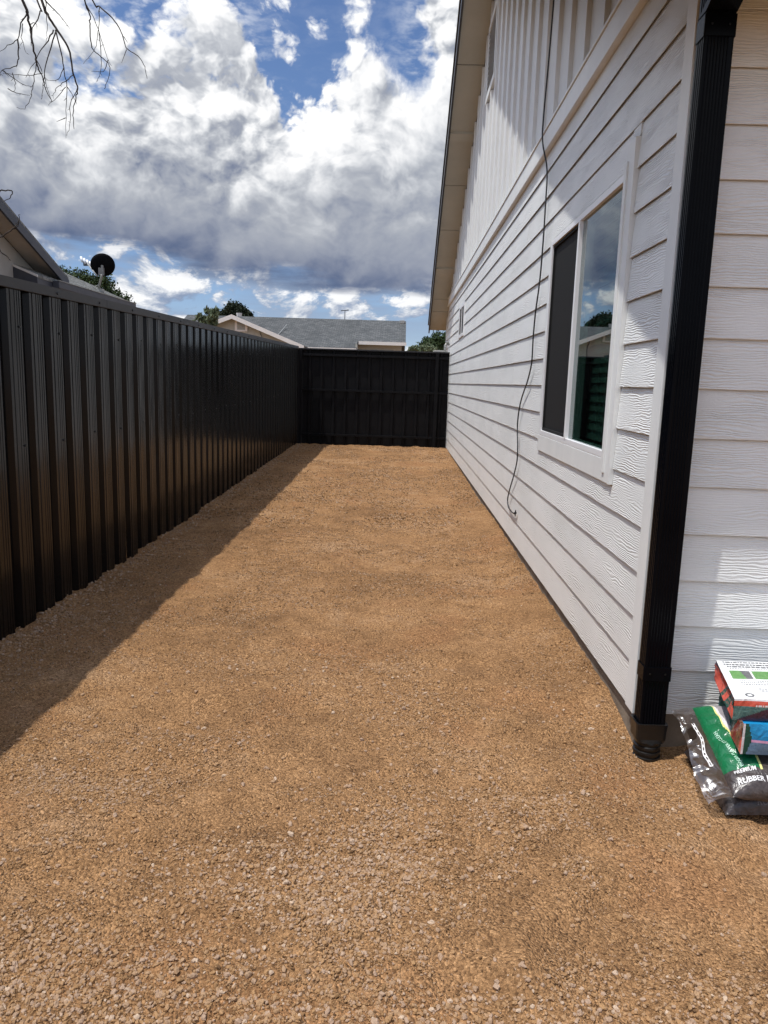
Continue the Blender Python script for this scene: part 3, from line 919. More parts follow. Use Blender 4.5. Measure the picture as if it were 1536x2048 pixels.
sub(extrude_poly, spout, 'connector_sleeve', rrect(DX0 - 0.003, DX1 + 0.003, DY0 - 0.003, DY1 + 0.002, ribs=False), 2.525, 2.592, lambda p, a: (p[0], p[1], a), M_SPOUT)
sub(extrude_poly, spout, 'connector_sleeve', rrect(DX0 - 0.0035, DX1 + 0.0035, DY0 - 0.0035, DY1 + 0.002, ribs=False), 0.302, 0.356, lambda p, a: (p[0], p[1], a), M_SPOUT)
# elbow on the top going back under the eave to the gutter
bm = bmesh.new()
ring0 = [bm.verts.new((x, y_, 2.60)) for x, y_ in rrect(DX0 - 0.002, DX1 + 0.002, DY0 - 0.002, DY1 + 0.002, ribs=False)]
ring1 = [bm.verts.new((x, y_ - 0.20, 2.69)) for x, y_ in rrect(DX0 - 0.002, DX1 + 0.002, DY0 - 0.002, DY1 + 0.002, ribs=False)]
for i in range(len(ring0)):
    bm.faces.new((ring0[i], ring0[(i + 1) % len(ring0)], ring1[(i + 1) % len(ring0)], ring1[i]))
sub(from_bm, spout, 'elbow', bm, M_SPOUT)
for sz in (2.56, 0.33):
    for sx in (0.975, 1.032):
        sub(box, spout, 'rivet', sx - 0.003, sx + 0.003, DY0 - 0.006, DY0, sz - 0.003, sz + 0.003, M_SCREW, None, 0.001)
# adapter: square collar narrowing onto ribbed round pipe
bm = bmesh.new()
cx, cy = (DX0 + DX1) / 2, (DY0 + DY1) / 2 + 0.002
def sq_ring(z, s, rad, kx=0.057, ky=0.044):
    # s: 1 square, 0 round
    out = []
    for i in range(48):
        a = i * 2 * math.pi / 48
        ca, sa = math.cos(a), math.sin(a)
        n = 2 + 9 * s
        rx = (kx if s > 0 else rad) * s + rad * (1 - s); ry = ky * s + rad * (1 - s)
        den = (abs(ca / rx) ** n + abs(sa / ry) ** n) ** (1 / n)
        out.append(bm.verts.new((cx + ca / den, cy + sa / den, z)))
    return out
prof = [(0.128, 1, 0.05, 0), (0.1285, 1, 0.05, 0.003), (0.124, 1, 0.05, 0.003), (0.10, 1, 0.05, 0.001), (0.066, 1, 0.05, 0), (0.052, 0.35, 0.049, 0), (0.046, 0, 0.049, 0),
        (0.043, 0, 0.045, 0), (0.036, 0, 0.045, 0), (0.033, 0, 0.050, 0), (0.025, 0, 0.051, 0), (0.022, 0, 0.045, 0), (0.015, 0, 0.045, 0),
        (0.012, 0, 0.051, 0), (0.004, 0, 0.052, 0), (0.001, 0, 0.046, 0), (-0.008, 0, 0.046, 0), (-0.011, 0, 0.053, 0), (-0.05, 0, 0.053, 0)]
inner = sq_ring(0.128, 1, 0.05, 0.0525, 0.0385)
rings = [inner] + [sq_ring(z, s, rd, 0.057 + e, 0.044 + e) for z, s, rd, e in prof]
for a, b in zip(rings[:-1], rings[1:]):
    for i in range(48):
        bm.faces.new((a[i], a[(i + 1) % 48], b[(i + 1) % 48], b[i]))
sub(from_bm, spout, 'drain_adapter', bm, M_PLASTIC, None, False)

# ---- big sliding window
win = H(box, 'window', XS + 0.055, XS + 0.075, 3.50, 5.12, 1.08, 2.30, M_ROOM, house)
win['label'] = 'white vinyl slider with screen on its far half'
bpy.data.objects.remove(win)
bm = bmesh.new()
FO, FI = XW + 0.001, XS + 0.06
fr = dict(y0=3.490, y1=5.125, z0=1.062, z1=2.312)
t0 = 0.034
bm_box(bm, FO, FI, fr['y0'], fr['y0'] + t0, fr['z0'], fr['z1'], 0.003)
bm_box(bm, FO, FI, fr['y1'] - t0, fr['y1'], fr['z0'], fr['z1'], 0.003)
bm_box(bm, FO + 0.0006, FI - 0.0006, fr['y0'] + t0 - 0.003, fr['y1'] - t0 + 0.003, fr['z0'] + 0.0006, fr['z0'] + t0 - 0.002, 0.003)
bm_box(bm, FO + 0.0006, FI - 0.0006, fr['y0'] + t0 - 0.003, fr['y1'] - t0 + 0.003, fr['z1'] - t0 + 0.002, fr['z1'] - 0.0006, 0.003)
bm_box(bm, FO - 0.004, FI - 0.001, 4.320, 4.348, fr['z0'] + t0 - 0.004, fr['z1'] - t0 + 0.004, 0.003)
win = H(from_bm, 'window', bm, M_VINYL, house)
win['label'] = 'white vinyl slider window with insect screen on its far half'
sub(box, win, 'pane', XW + 0.019, XW + 0.0215, 3.524, 4.3195, 1.094, 2.280, M_GLASS)
sub(box, win, 'pane', XW + 0.041, XW + 0.0435, 4.3485, 5.091, 1.094, 2.280, M_GLASS)
# the far sash rim, then its screen
bm = bmesh.new()
for (a, b, c_, d_) in ((4.353, 4.372, 1.094, 2.28), (5.072, 5.090, 1.094, 2.28), (4.370, 5.074, 1.0945, 1.112), (4.370, 5.074, 2.262, 2.2795)):
    bm_box(bm, XW + 0.012, XW + 0.030, a, b, c_, d_, 0.0015)
sub(from_bm, win, 'screen_frame', bm, M_SCREEN)
sub(box, win, 'dark_screen_sheet', XW + 0.024, XW + 0.0255, 4.372, 5.072, 1.110, 2.264, M_SCREEN)
for i in range(23):
    z = 1.10 + i * 0.052
    sub(extrude_poly, win, 'blind_slat', [(0.0, z), (0.002, z - 0.001), (0.016, z + 0.050), (0.014, z + 0.051)], 3.60, 5.05, lambda p, a: (XS + 0.105 + p[0], a, p[1]), M_BLIND)
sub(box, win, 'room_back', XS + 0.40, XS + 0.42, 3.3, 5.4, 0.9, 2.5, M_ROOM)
# window trim
H(box, 'window_trim', XW - 0.002, XS, 3.352, 3.4885, 0.957, 2.417, M_TRIM, house, 0.003)
H(box, 'window_trim', XW - 0.008, XW + 0.002, 3.353, 3.375, 0.958, 2.416, M_TRIM, house, 0.002)
H(box, 'window_trim', XW - 0.010, XW + 0.012, 3.452, 3.4885, 1.00, 2.345, M_TRIM, house, 0.002)
H(box, 'window_trim', XW + 0.0005, XS, 3.4895, 5.166, 0.957, 1.0612, M_TRIM, house, 0.003)
H(box, 'window_trim', XW + 0.003, XS, 5.126, 5.166, 1.062, 2.318, M_TRIM, house, 0.003)

# ---- small far window
bm = bmesh.new()
for (a, b, c_, d_) in ((SY0, SY0 + 0.07, SZ0, SZ1), (SY1 - 0.07, SY1, SZ0, SZ1), (SY0 + 0.069, SY1 - 0.069, SZ0 + 0.001, SZ0 + 0.05), (SY0 + 0.069, SY1 - 0.069, SZ1 - 0.05, SZ1 - 0.001), (12.41, 12.45, SZ0 + 0.045, SZ1 - 0.045)):
    bm_box(bm, XW - 0.004, XS + 0.01, a, b, c_, d_, 0.002)
w2 = H(from_bm, 'window', bm, M_VINYL, house)
w2['label'] = 'small high slider window near the far end of the wall'
sub(box, w2, 'pane', XW + 0.020, XW + 0.023, SY0 + 0.07, SY1 - 0.07, SZ0 + 0.05, SZ1 - 0.05, M_GLASS)
sub(box, w2, 'dark_screen_sheet', XW + 0.008, XW + 0.0095, SY0 + 0.072, 12.409, SZ0 + 0.052, SZ1 - 0.052, M_SCREEN)  # dark sheets added over the panes to hide their bright sky reflection
sub(box, w2, 'dark_screen_sheet', XW + 0.008, XW + 0.0095, 12.451, SY1 - 0.072, SZ0 + 0.052, SZ1 - 0.052, M_SCREEN)
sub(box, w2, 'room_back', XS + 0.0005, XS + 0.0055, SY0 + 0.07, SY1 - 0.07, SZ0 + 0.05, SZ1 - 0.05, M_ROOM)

# ---- hose bib / conduit bend at the far end
bm = bmesh.new()
tube(bm, catmull([(XW - 0.002, 15.35, 2.16), (XW - 0.045, 15.33, 2.165), (XW - 0.075, 15.31, 2.13), (XW - 0.078, 15.3, 2.03), (XW - 0.078, 15.3, 1.2)], 5), 0.024, 0.024, 10)
bm_box(bm, XW - 0.06, XW - 0.001, 15.29, 15.40, 2.175, 2.21, 0.003)
H(from_bm, 'vent_pipe', bm, M_GALV, house, True)

# ------------------------------------------------------------ cable hanging down the wall
cp = [(5.30, 4.9), (5.36, 4.3), (5.381, 3.852), (5.43, 3.5), (5.49, 3.2), (5.47, 3.02), (5.40, 2.82), (5.375, 2.6), (5.375, 2.35), (5.41, 2.1), (5.50, 1.9), (5.53, 1.72), (5.53, 1.55), (5.66, 1.42),
      (5.88, 1.29), (5.985, 1.17), (6.00, 1.05), (5.93, 0.92), (5.92, 0.80), (6.03, 0.68), (6.20, 0.54), (6.29, 0.44), (6.22, 0.385), (6.02, 0.372), (5.86, 0.392)]
bm = bmesh.new()
pts = []
for i, (y_, z_) in enumerate(cp):
    off = 0.040 if z_ > 2.94 else 0.010
    pts.append((XW - off, y_, z_))
tube(bm, catmull(pts, 5), 0.0055, 0.0055, 7)
cab = from_bm('cable', bm, M_CABLE, None, True)
tag(cab, 'thin black cable dangling loose down the white wall left of the window', 'cable')
bm = bmesh.new()
tube(bm, [(XW - 0.010, 5.875, 0.388), (XW - 0.010, 5.845, 0.396)], 0.010, 0.011, 8)
tube(bm, [(XW - 0.010, 5.85, 0.40), (XW - 0.010, 5.835, 0.42)], 0.005, 0.004, 6)
tube(bm, [(XW - 0.010, 5.85, 0.39), (XW - 0.010, 5.845, 0.368)], 0.005, 0.004, 6)
from_bm('connector', bm, M_CABLE, cab, True)

# ------------------------------------------------------------ black metal fence on the left
def ftop(y): return 1.847 + 0.0155 * (y - 3.85)
fence = thing('side_fence', 'long black corrugated metal fence along the left side of the yard', 'fence', (FX, 6, 0))
def FP(fn, *a, **k):
    o = fn(*a, **k); o.parent = fence
    o.matrix_parent_inverse = Matrix.Translation(-Vector(fence.location)); return o
PR = 0.2375
def rib_profile(y0, nrib, mirror=False):
    pts = []
    for k in range(nrib):
        b = y0 + k * PR
        pts += [(b, -0.030), (b + 0.014, 0.0), (b + 0.030, 0.0), (b + 0.034, -0.003), (b + 0.046, -0.003), (b + 0.050, 0.0),
                (b + 0.086, 0.0), (b + 0.090, -0.003), (b + 0.094, 0.0), (b + 0.112, 0.0), (b + 0.116, -0.003), (b + 0.120, 0.0), (b + 0.134, 0.0), (b + 0.139, -0.003), (b + 0.143, 0.0),
                (b + 0.158, 0.0), (b + 0.172, -0.030), (b + PR * 0.999, -0.030)]
    pts.append((y0 + nrib * PR + 0.008, -0.0305))
    return pts
NR = 4
y = -3.0
ip = 0
while y < FYE - 0.05:
    nr = NR
    prof = [p for p in rib_profile(y, nr) if p[0] <= FYE]
    n = len(prof)
    v = []
    dxp = random.uniform(-0.0015, 0.0015); dyw = random.uniform(-0.004, 0.004)
    for th in (0, -0.0015):
        for (a, o_) in prof:
            v.append((FX + o_ + th + dxp + dyw * (a - y), a, 0.0127 * max(a - 5.5, 0) - 0.06))
        for (a, o_) in prof:
            v.append((FX + o_ + th + dxp + dyw * (a - y) * 0.4, a, ftop(a) - 0.03))
    f = []
    for i in range(n - 1):
        f.append((i, i + 1, n + i + 1, n + i))
        f.append((2 * n + i, 3 * n + i, 3 * n + i + 1, 2 * n + i + 1))
    f.append((0, n, 3 * n, 2 * n)); f.append((n - 1, 3 * n - 1, 4 * n - 1, 2 * n - 1))
    FP(mesh_obj, 'fence_panel', v, f, M_FENCE)
    # screws
    for zz, rr_ in ((0.235, 1), (0.86, 0)):
        for kk in (1, 3):
            ys_ = y + kk * PR + 0.125
            if ys_ < FYE - 0.1 and ys_ > 2.5:
                zt = ftop(ys_) - zz - 0.02 * kk / 3
                bm = bmesh.new(); tube(bm, [(FX - 0.001, ys_, zt), (FX + 0.006, ys_, zt)], 0.007, 0.005, 6)
                FP(from_bm, 'screw', bm, M_SCREW)
    y += PR * NR
# cap rail in lengths
def cap_rail(a, b):
    bm = bmesh.new()
    pr = [(-0.052, -0.052), (-0.052, 0.0), (0.014, 0.0), (0.014, -0.052), (0.0105, -0.055), (0.0105, -0.012), (-0.048, -0.012), (-0.048, -0.055)]
    n = len(pr)
    r0 = [bm.verts.new((FX + p[0], a, ftop(a) + p[1])) for p in pr]
    r1 = [bm.verts.new((FX + p[0], b, ftop(b) + p[1])) for p in pr]
    for i in range(n):
        bm.faces.new((r0[i], r0[(i + 1) % n], r1[(i + 1) % n], r1[i]))
    bm.faces.new(r0); bm.faces.new(r1[::-1])
    FP(from_bm, 'cap_rail', bm, M_CAP)
a = -3.0
while a < FYE - 0.1:
    b = min(a + 2.05, FYE - 0.001)
    cap_rail(a, b - 0.003)
    a = b
for ys_ in [4.45 + 0.62 * i for i in range(16)]:
    if ys_ < FYE - 0.2:
        zt = ftop(ys_) - 0.030
        bm = bmesh.new(); tube(bm, [(FX + 0.013, ys_, zt), (FX + 0.020, ys_, zt)], 0.009, 0.006, 6)
        FP(from_bm, 'screw', bm, M_SCREW)

# ------------------------------------------------------------ black fence across the far end (rails face us)
ef = thing('end_fence', 'black metal fence across the far end of the yard with three rails', 'fence', (-0.5, FYE, 0.1))
def EP(fn, *a, **k):
    o = fn(*a, **k); o.parent = ef
    o.matrix_parent_inverse = Matrix.Translation(-Vector(ef.location)); return o
x = FX - 0.03
EZ = 1.985
while x < XW - 0.06:
    x1 = min(x + 0.475, XW - 0.001)
    pts = []
    b = x
    while b < x1 - 1e-6:
        for q in ((0.0, 0.0), (0.045, 0.0), (0.057, 0.026), (0.226, 0.026), (0.2374, 0.0)):
            if b + q[0] <= x1 + 1e-6:
                pts.append((b + q[0], FYE + 0.04 + q[1]))
        b += PR
    if pts[-1][0] < x1 - 0.004: pts.append((x1, pts[-1][1]))
    n = len(pts)
    v = [(p[0], p[1] + th, zz) for th in (0, 0.0015) for zz in (0.04, EZ - 0.02) for p in pts]
    f = []
    for i in range(n - 1):
        f.append((i, i + 1, n + i + 1, n + i)); f.append((2 * n + i, 3 * n + i, 3 * n + i + 1, 2 * n + i + 1))
    EP(mesh_obj, 'fence_panel', v, f, M_FENCE2)
    x = x1 - 0.006
for z in (1.865, 1.19, 0.31):
    EP(box, 'rail', FX + 0.04, XW - 0.004, FYE - 0.002, FYE + 0.036, z - 0.022, z + 0.022, M_FENCE2, None, 0.004)
EP(box, 'post', 0.68, 0.742, FYE - 0.030, FYE + 0.030, 0.0, EZ - 0.022, M_FENCE2, None, 0.004)
EP(box, 'post', FX + 0.02, FX + 0.08, FYE - 0.032, FYE + 0.028, 0.0, EZ - 0.022, M_FENCE2, None, 0.004)
EP(box, 'cap_rail', FX + 0.016, XW - 0.002, FYE - 0.008, FYE + 0.075, EZ - 0.021, EZ + 0.004, M_CAP, None, 0.003)

# stub of wall beyond the end fence
sw = box('stucco_wall', 0.66, 0.93, 15.5, 15.75, 0.0, 2.045, M_STUCCO, None, 0.01)
tag(sw, 'short beige stucco wall end poking above the black end fence by the house', 'wall')

# ------------------------------------------------------------ neighbour's house on the left
nh = thing('neighbour_house', 'grey stucco house with dark eaves behind the left fence', 'house', (-6, 12, 0))
def NP(fn, *a, **k):
    o = fn(*a, **k); o.parent = nh
    o.matrix_parent_inverse = Matrix.Translation(-Vector(nh.location)); return o
NE, NRG = 12.95, 6.9             # wing: eave end and ridge (y)
def nz_(y_): return 2.86 + 0.386 * (NE - y_) if y_ > NRG else 2.86 + 0.386 * (NE - NRG) - 0.386 * (NRG - y_)
WXN = -5.97
pts = [(WXN, 12.54, 0), (WXN, 1.3, 0), (WXN, 1.3, nz_(1.3) - 0.05), (WXN, NRG, nz_(NRG) - 0.05), (WXN, 12.54, nz_(12.54) - 0.05)]
bm = bmesh.new()
va_ = [bm.verts.new(p) for p in pts]; vb_ = [bm.verts.new((p[0] - 3, p[1], p[2])) for p in pts]
bm.faces.new(va_); bm.faces.new(vb_[::-1])
for i in range(5): bm.faces.new((va_[i], vb_[i], vb_[(i + 1) % 5], va_[(i + 1) % 5]))
NP(from_bm, 'wall', bm, M_STUCCO)
def nslab(name, x0, x1, ya, yb, d0, d1, m_):
    bm = bmesh.new(); bm_box(bm, x0, x1, ya, yb, 0, 1)
    for v in bm.verts:
        v.co.z = nz_(v.co.y) + (d1 if v.co.z > 0.5 else d0)
    NP(from_bm, name, bm, m_)
for ya, yb in ((NRG, NE), (0.9, NRG)):
    nslab('roof', -10, -5.61, ya, yb, 0.045, 0.085, M_SHING2)
    nslab('rake_board', -5.635, -5.60, ya, yb, -0.10, 0.043, M_DKTRIM)
    nslab('soffit', WXN + 0.0, -5.637, ya, yb, -0.035, -0.02, M_STUCCO)
NP(box, 'fascia', -9.0, -5.64, NE - 0.03, NE, 2.70, 2.84, M_DKTRIM)
# main block: eave parallel to the fence, roof rising away
EX, EY0, EY1 = -5.60, 11.84, 15.9
bm = bmesh.new()
prof = [(EX, 2.79), (EX, 2.83), (-9.8, 2.83 + 0.409 * 4.2), (-14.0, 2.83), (-14.0, 2.79), (-9.8, 2.79 + 0.409 * 4.2)]
NP(extrude_poly, 'roof', prof, EY0, EY1, lambda p, a: (p[0], a, p[1]), M_SHING2)
for i in range(13):                # courses proud of the deck
    x0 = EX - 0.02 - i * 0.145
    z0 = 2.83 + 0.409 * (EX - x0)
    NP(extrude_poly, 'shingle_course', [(x0, z0 + 0.001), (x0, z0 + 0.014), (x0 - 0.15, z0 + 0.409 * 0.15 + 0.004), (x0 - 0.15, z0 + 0.409 * 0.15 + 0.001)], EY0, EY1 + 0.004, lambda p, a: (p[0], a, p[1]), M_SHING2)
NP(extrude_poly, 'eave_end_board', [(EX + 0.002, 2.655), (EX + 0.002, 2.80), (-5.968, 2.80 + 0.409 * 0.36), (-5.968, 2.655)], EY0 - 0.022, EY0 - 0.002, lambda p, a: (p[0], a, p[1]), M_DKTRIM)
NP(extrude_poly, 'eave_trim', [(EX + 0.004, 2.80), (EX + 0.004, 2.835), (-5.968, 2.835 + 0.409 * 0.36), (-5.968, 2.80 + 0.409 * 0.36)], EY0 - 0.03, EY0 - 0.002, lambda p, a: (p[0], a, p[1]), M_FARTRIM)
NP(box, 'gutter', EX - 0.005, EX + 0.10, EY0 + 0.5, EY1, 2.70, 2.812, M_DKTRIM, None, 0.012)
NP(box, 'gutter_lip', EX + 0.085, EX + 0.108, EY0 + 0.5, EY1, 2.813, 2.825, M_GALV)
NP(box, 'fascia', EX - 0.03, EX - 0.007, EY0, EY1, 2.66, 2.79, M_DKTRIM)
NP(box, 'wall', -13.5, -6.05, 12.6, 15.5, 0, 2.75, M_STUCCO)
bm = bmesh.new()
pts = [(-6.05, 15.5, 2.7), (-13.5, 15.5, 2.7), (-9.8, 15.5, 2.79 + 0.409 * 4.15)]
va_ = [bm.verts.new(p) for p in pts]; vb_ = [bm.verts.new((p[0], p[1] - 2, p[2])) for p in pts]
bm.faces.new(va_); bm.faces.new(vb_[::-1])
for i in range(3): bm.faces.new((va_[i], vb_[i], vb_[(i + 1) % 3], va_[(i + 1) % 3]))
NP(from_bm, 'gable', bm, M_STUCCO)

# ------------------------------------------------------------ satellite dish on that roof
dish = thing('satellite_dish', 'black backed satellite dish on a bent mast on the neighbour roof', 'satellite dish', (-5.88, 14.9, 2.96))
def DP(fn, *a, **k):
    o = fn(*a, **k); o.parent = dish
    o.matrix_parent_inverse = Matrix.Translation(-Vector(dish.location)); return o
Cn = Vector((-5.74, 14.8, 3.415)); Nn = Vector((-0.42, 0.80, 0.30)).normalized()
ua = Nn.cross(Vector((0, 0, 1))).normalized(); ub = ua.cross(Nn)
bm = bmesh.new()
seg = 32; rr_n = 7
grid = []
for s in (0, 1):
    rg = []
    for i in range(rr_n):
        r = i / (rr_n - 1)
        rg.append([bm.verts.new(Cn + ua * (0.225 * r * math.cos(k * 2 * math.pi / seg)) + ub * (0.215 * r * math.sin(k * 2 * math.pi / seg)) + Nn * (-0.055 * (1 - r * r) + 0.004 * s)) for k in range(seg)] if i else
                  [bm.verts.new(Cn + Nn * (-0.055 + 0.004 * s))])
    grid.append(rg)
    for i in range(rr_n - 1):
        for k in range(seg):
            if i == 0: bm.faces.new((rg[0][0], rg[1][k], rg[1][(k + 1) % seg]))
            else: bm.faces.new((rg[i][k], rg[i + 1][k], rg[i + 1][(k + 1) % seg], rg[i][(k + 1) % seg]))
for k in range(seg):
    bm.faces.new((grid[0][-1][k], grid[0][-1][(k + 1) % seg], grid[1][-1][(k + 1) % seg], grid[1][-1][k]))
DP(from_bm, 'reflector', bm, M_DISH, None, True)
bm = bmesh.new(); tube(bm, catmull([(-5.905, 14.93, 2.965), (-5.84, 14.84, 3.03), (-5.77, 14.73, 3.11), (-5.73, 14.68, 3.16), (-5.715, 14.67, 3.22)], 4), 0.021, 0.021, 9)
DP(from_bm, 'mast', bm, M_GALV, None, True)
bm = bmesh.new(); bm_box(bm, -5.78, -5.68, 14.67, 14.72, 3.21, 3.345, 0.006)
bm_box(bm, -5.745, -5.705, 14.715, 14.76, 3.24, 3.40, 0.004)
DP(from_bm, 'bracket', bm, M_BRKT)
bm = bmesh.new(); tube(bm, [(-5.80, 14.66, 3.19), (-5.93, 14.74, 3.32), (-6.10, 14.95, 3.47)], 0.014, 0.012, 8)
DP(from_bm, 'feed_arm', bm, M_GALV, None, True)
for i in range(4):
    c0 = Vector((-6.25 + i * 0.062, 15.03 - i * 0.01, 3.585 - i * 0.030))
    bm = bmesh.new(); tube(bm, [c0, c0 + Vector((0.035, -0.03, -0.10))], 0.024, 0.017, 8)
    l_ = DP(from_bm, 'receiver_head', bm, M_LNB, None, True)
bm = bmesh.new(); bm_box(bm, -6.20, -6.05, 15.0, 15.05, 3.42, 3.50, 0.006)
DP(from_bm, 'head_bracket', bm, M_DKTRIM)
bm = bmesh.new()
for dx_ in (-0.1, 0.06):
    tube(bm, [(-5.90 + dx_, 14.93, 2.975 - 0.409 * dx_), (-5.84, 14.83, 3.05)], 0.009, 0.009, 6)
bm_box(bm, -6.0, -5.80, 14.86, 15.0, 2.93, 2.985, 0.0)
DP(from_bm, 'foot', bm, M_GALV)

# ------------------------------------------------------------ house beyond the end fence
fh = thing('far_house', 'beige house with grey shingle roof and white gable boards beyond the end fence', 'house', (-4, 36, 0))
def HP_(fn, *a, **k):
    o = fn(*a, **k); o.parent = fh
    o.matrix_parent_inverse = Matrix.Translation(-Vector(fh.location)); return o
def plane_slab(name, quad, th, m_):
    q = [Vector(p) for p in quad]
    nrm = (q[1] - q[0]).cross(q[3] - q[0]).normalized()
    if nrm.z < 0: nrm = -nrm
    bm = bmesh.new()
    a_ = [bm.verts.new(p) for p in q]; b_ = [bm.verts.new(p - nrm * th) for p in q]
    bm.faces.new(a_); bm.faces.new(b_[::-1])
    for i in range(len(q)): bm.faces.new((a_[i], b_[i], b_[(i + 1) % len(q)], a_[(i + 1) % len(q)]))
    return HP_(from_bm, name, bm, m_)
def fz(y_): return 2.815 + 0.386 * (y_ - 34.0)
XL, XR, XN = -10.6, 0.20, -1.98
plane_slab('roof', [(XL, 34, fz(34)), (XN, 34, fz(34)), (XN, 34.88, fz(34.88)), (XR, 34.88, fz(34.88)), (XR, 38, fz(38)), (XL, 38, fz(38))], 0.07, M_SHING)
plane_slab('roof', [(XL, 38, fz(38)), (XR, 38, fz(38)), (XR, 42, fz(34)), (XL, 42, fz(34))], 0.07, M_SHING)
HP_(box, 'fascia', XL, XN, 33.94, 33.975, fz(34) - 0.14, fz(34) - 0.01, M_FARTRIM)
HP_(box, 'fascia', XN + 0.04, XR + 0.03, 34.82, 34.855, fz(34.88) - 0.13, fz(34.88) + 0.015, M_FARTRIM)
HP_(box, 'wall', XL + 0.4, -2.4, 34.4, 41.5, 0, 2.72, M_FARWALL)
HP_(box, 'wall', -2.02, 0.02, 35.25, 41.0, 0, 3.10, M_FARWALL)
HP_(box, 'wall_return', XN - 0.05, XN + 0.01, 34.1, 35.24, 2.0, 3.0, M_FARWALL)
# window in the recessed wall
fw = HP_(box, 'window', -1.40, -0.36, 35.20, 35.245, 2.2, 2.80, M_FARTRIM)
o_ = HP_(box, 'pane', -1.32, -0.44, 35.185, 35.198, 2.25, 2.72, M_ROOM); o_.parent = fw
# front gable
GY_ = 32.7
px_, pz_ = -7.24, 4.00
for sgn in (1, -1):
    xe = px_ + sgn * 3.1
    ze = pz_ - 0.39 * 3.1
    plane_slab('roof', [(px_, GY_, pz_), (xe, GY_, ze), (xe, 37.0, ze), (px_, 37.0, pz_)], 0.06, M_SHING)
    bm = bmesh.new()
    pr = [(px_, pz_ + 0.01), (xe, ze + 0.01), (xe, ze - 0.17), (px_, pz_ - 0.17)]
    HP_(extrude_poly, 'rake_board', pr, GY_ - 0.04, GY_ - 0.002, lambda p, a: (p[0], a, p[1]), M_FARTRIM)
pr = [(px_, pz_ - 0.07), (px_ + 2.9, pz_ - 0.07 - 0.39 * 2.9), (px_ + 2.9, 0), (px_ - 2.9, 0), (px_ - 2.9, pz_ - 0.07 - 0.39 * 2.9)]
HP_(extrude_poly, 'gable_wall', pr, GY_ + 0.30, 36.5, lambda p, a: (p[0], a, p[1]), M_FARWALL)
fv = HP_(box, 'gable_vent', -7.06, -6.72, GY_ + 0.26, GY_ + 0.295, 3.40, 3.83, M_GALV)
for (a, b, c_, d_) in ((-7.16, -7.06, 3.34, 3.86), (-6.72, -6.62, 3.34, 3.72), (-7.06, -6.72, 3.33, 3.40)):
    o_ = HP_(box, 'vent_frame', a, b, GY_ + 0.24, GY_ + 0.297, c_, d_, M_FARTRIM); o_.parent = fv
for i in range(6):
    o_ = HP_(box, 'louver', -7.055, -6.725, GY_ + 0.245, GY_ + 0.262, 3.42 + i * 0.065, 3.45 + i * 0.065, M_FARWALL); o_.parent = fv
HP_(box, 'security_light', -6.17, -6.06, GY_ + 0.12, GY_ + 0.297, 3.42, 3.54, M_LNB, None, 0.02)
bm = bmesh.new(); tube(bm, catmull([(-6.1, GY_ + 0.28, 3.42), (-6.06, GY_ + 0.28, 3.25), (-6.0, GY_ + 0.28, 3.1), (-6.02, GY_ + 0.28, 2.6)], 4), 0.012, 0.012, 6)
HP_(from_bm, 'wire', bm, M_CABLE)
bm = bmesh.new(); tube(bm, [(px_ + 0.15, GY_ + 0.8, 3.98), (px_ + 0.15, GY_ + 0.8, 4.14)], 0.10, 0.13, 10)
HP_(from_bm, 'roof_vent', bm, M_FARTRIM)
bm = bmesh.new(); bm_box(bm, -0.12, 0.12, 37.55, 37.8, 4.20, 4.36, 0.02)
HP_(from_bm, 'roof_vent', bm, M_GALV)
bm = bmesh.new(); tube(bm, [(-5.75, 35.2, 3.25), (-5.45, 36.4, 3.9)], 0.02, 0.02, 6)
HP_(from_bm, 'roof_pipe', bm, M_GALV)
an = thing('tv_antenna', 'thin rooftop antenna sticking up behind the grey shingle ridge', 'antenna', (-2.85, 38.4, 4.3))
bm = bmesh.new(); tube(bm, [(-2.85, 38.4, 4.2), (-2.85, 38.4, 4.84)], 0.022, 0.018, 6)
o_ = from_bm('mast', bm, M_CABLE, an); o_.matrix_parent_inverse = Matrix.Translation(-Vector(an.location))
bm = bmesh.new(); tube(bm, [(-3.05, 38.4, 4.80), (-2.66, 38.4, 4.84)], 0.02, 0.02, 6)
tube(bm, [(-3.03, 38.25, 4.78), (-3.03, 38.5, 4.80)], 0.015, 0.015, 6); tube(bm, [(-2.72, 38.25, 4.84), (-2.72, 38.5, 4.86)], 0.015, 0.015, 6)
o_ = from_bm('boom', bm, M_CABLE, an); o_.matrix_parent_inverse = Matrix.Translation(-Vector(an.location))

# ------------------------------------------------------------ trees
def crown_mesh(blobs, nleaf, size, seed, m_, parent, loc, elong=1.0, up=0.0):
    r_ = np.random.default_rng(seed)
    vol = np.array([b[3] * b[4] * b[5] for b in blobs]); pr_ = vol / vol.sum()
    V_, F_ = [], []
    cl = []
    nclump = max(20, nleaf // 26)
    for i in range(nclump):
        b = blobs[r_.choice(len(blobs), p=pr_)]
        d = r_.normal(size=3); d /= np.linalg.norm(d)
        rad = r_.random() ** 0.28
        cl.append((b[0] + d[0] * b[3] * rad, b[1] + d[1] * b[4] * rad, b[2] + d[2] * b[5] * rad, min(b[3], b[5])))
    cl = np.array(cl)
    which = r_.integers(0, nclump, nleaf)
    pos = cl[which, :3] + r_.normal(size=(nleaf, 3)) * (cl[which, 3] * 0.13)[:, None]
    for p in pos:
        a = r_.normal(size=3); a[2] += up * 2; a /= np.linalg.norm(a)
        b_ = np.cross(a, r_.normal(size=3)); b_ /= np.linalg.norm(b_)
        s = size * r_.uniform(0.6, 1.4)
        k = len(V_)
        V_ += [p - a * s * elong, p + b_ * s * 0.5, p + a * s * elong, p - b_ * s * 0.5]
        F_.append((k, k + 1, k + 2, k + 3))
    V_ = np.array(V_) - np.array(loc)
    return mesh_obj('crown', V_.tolist(), F_, m_, parent)

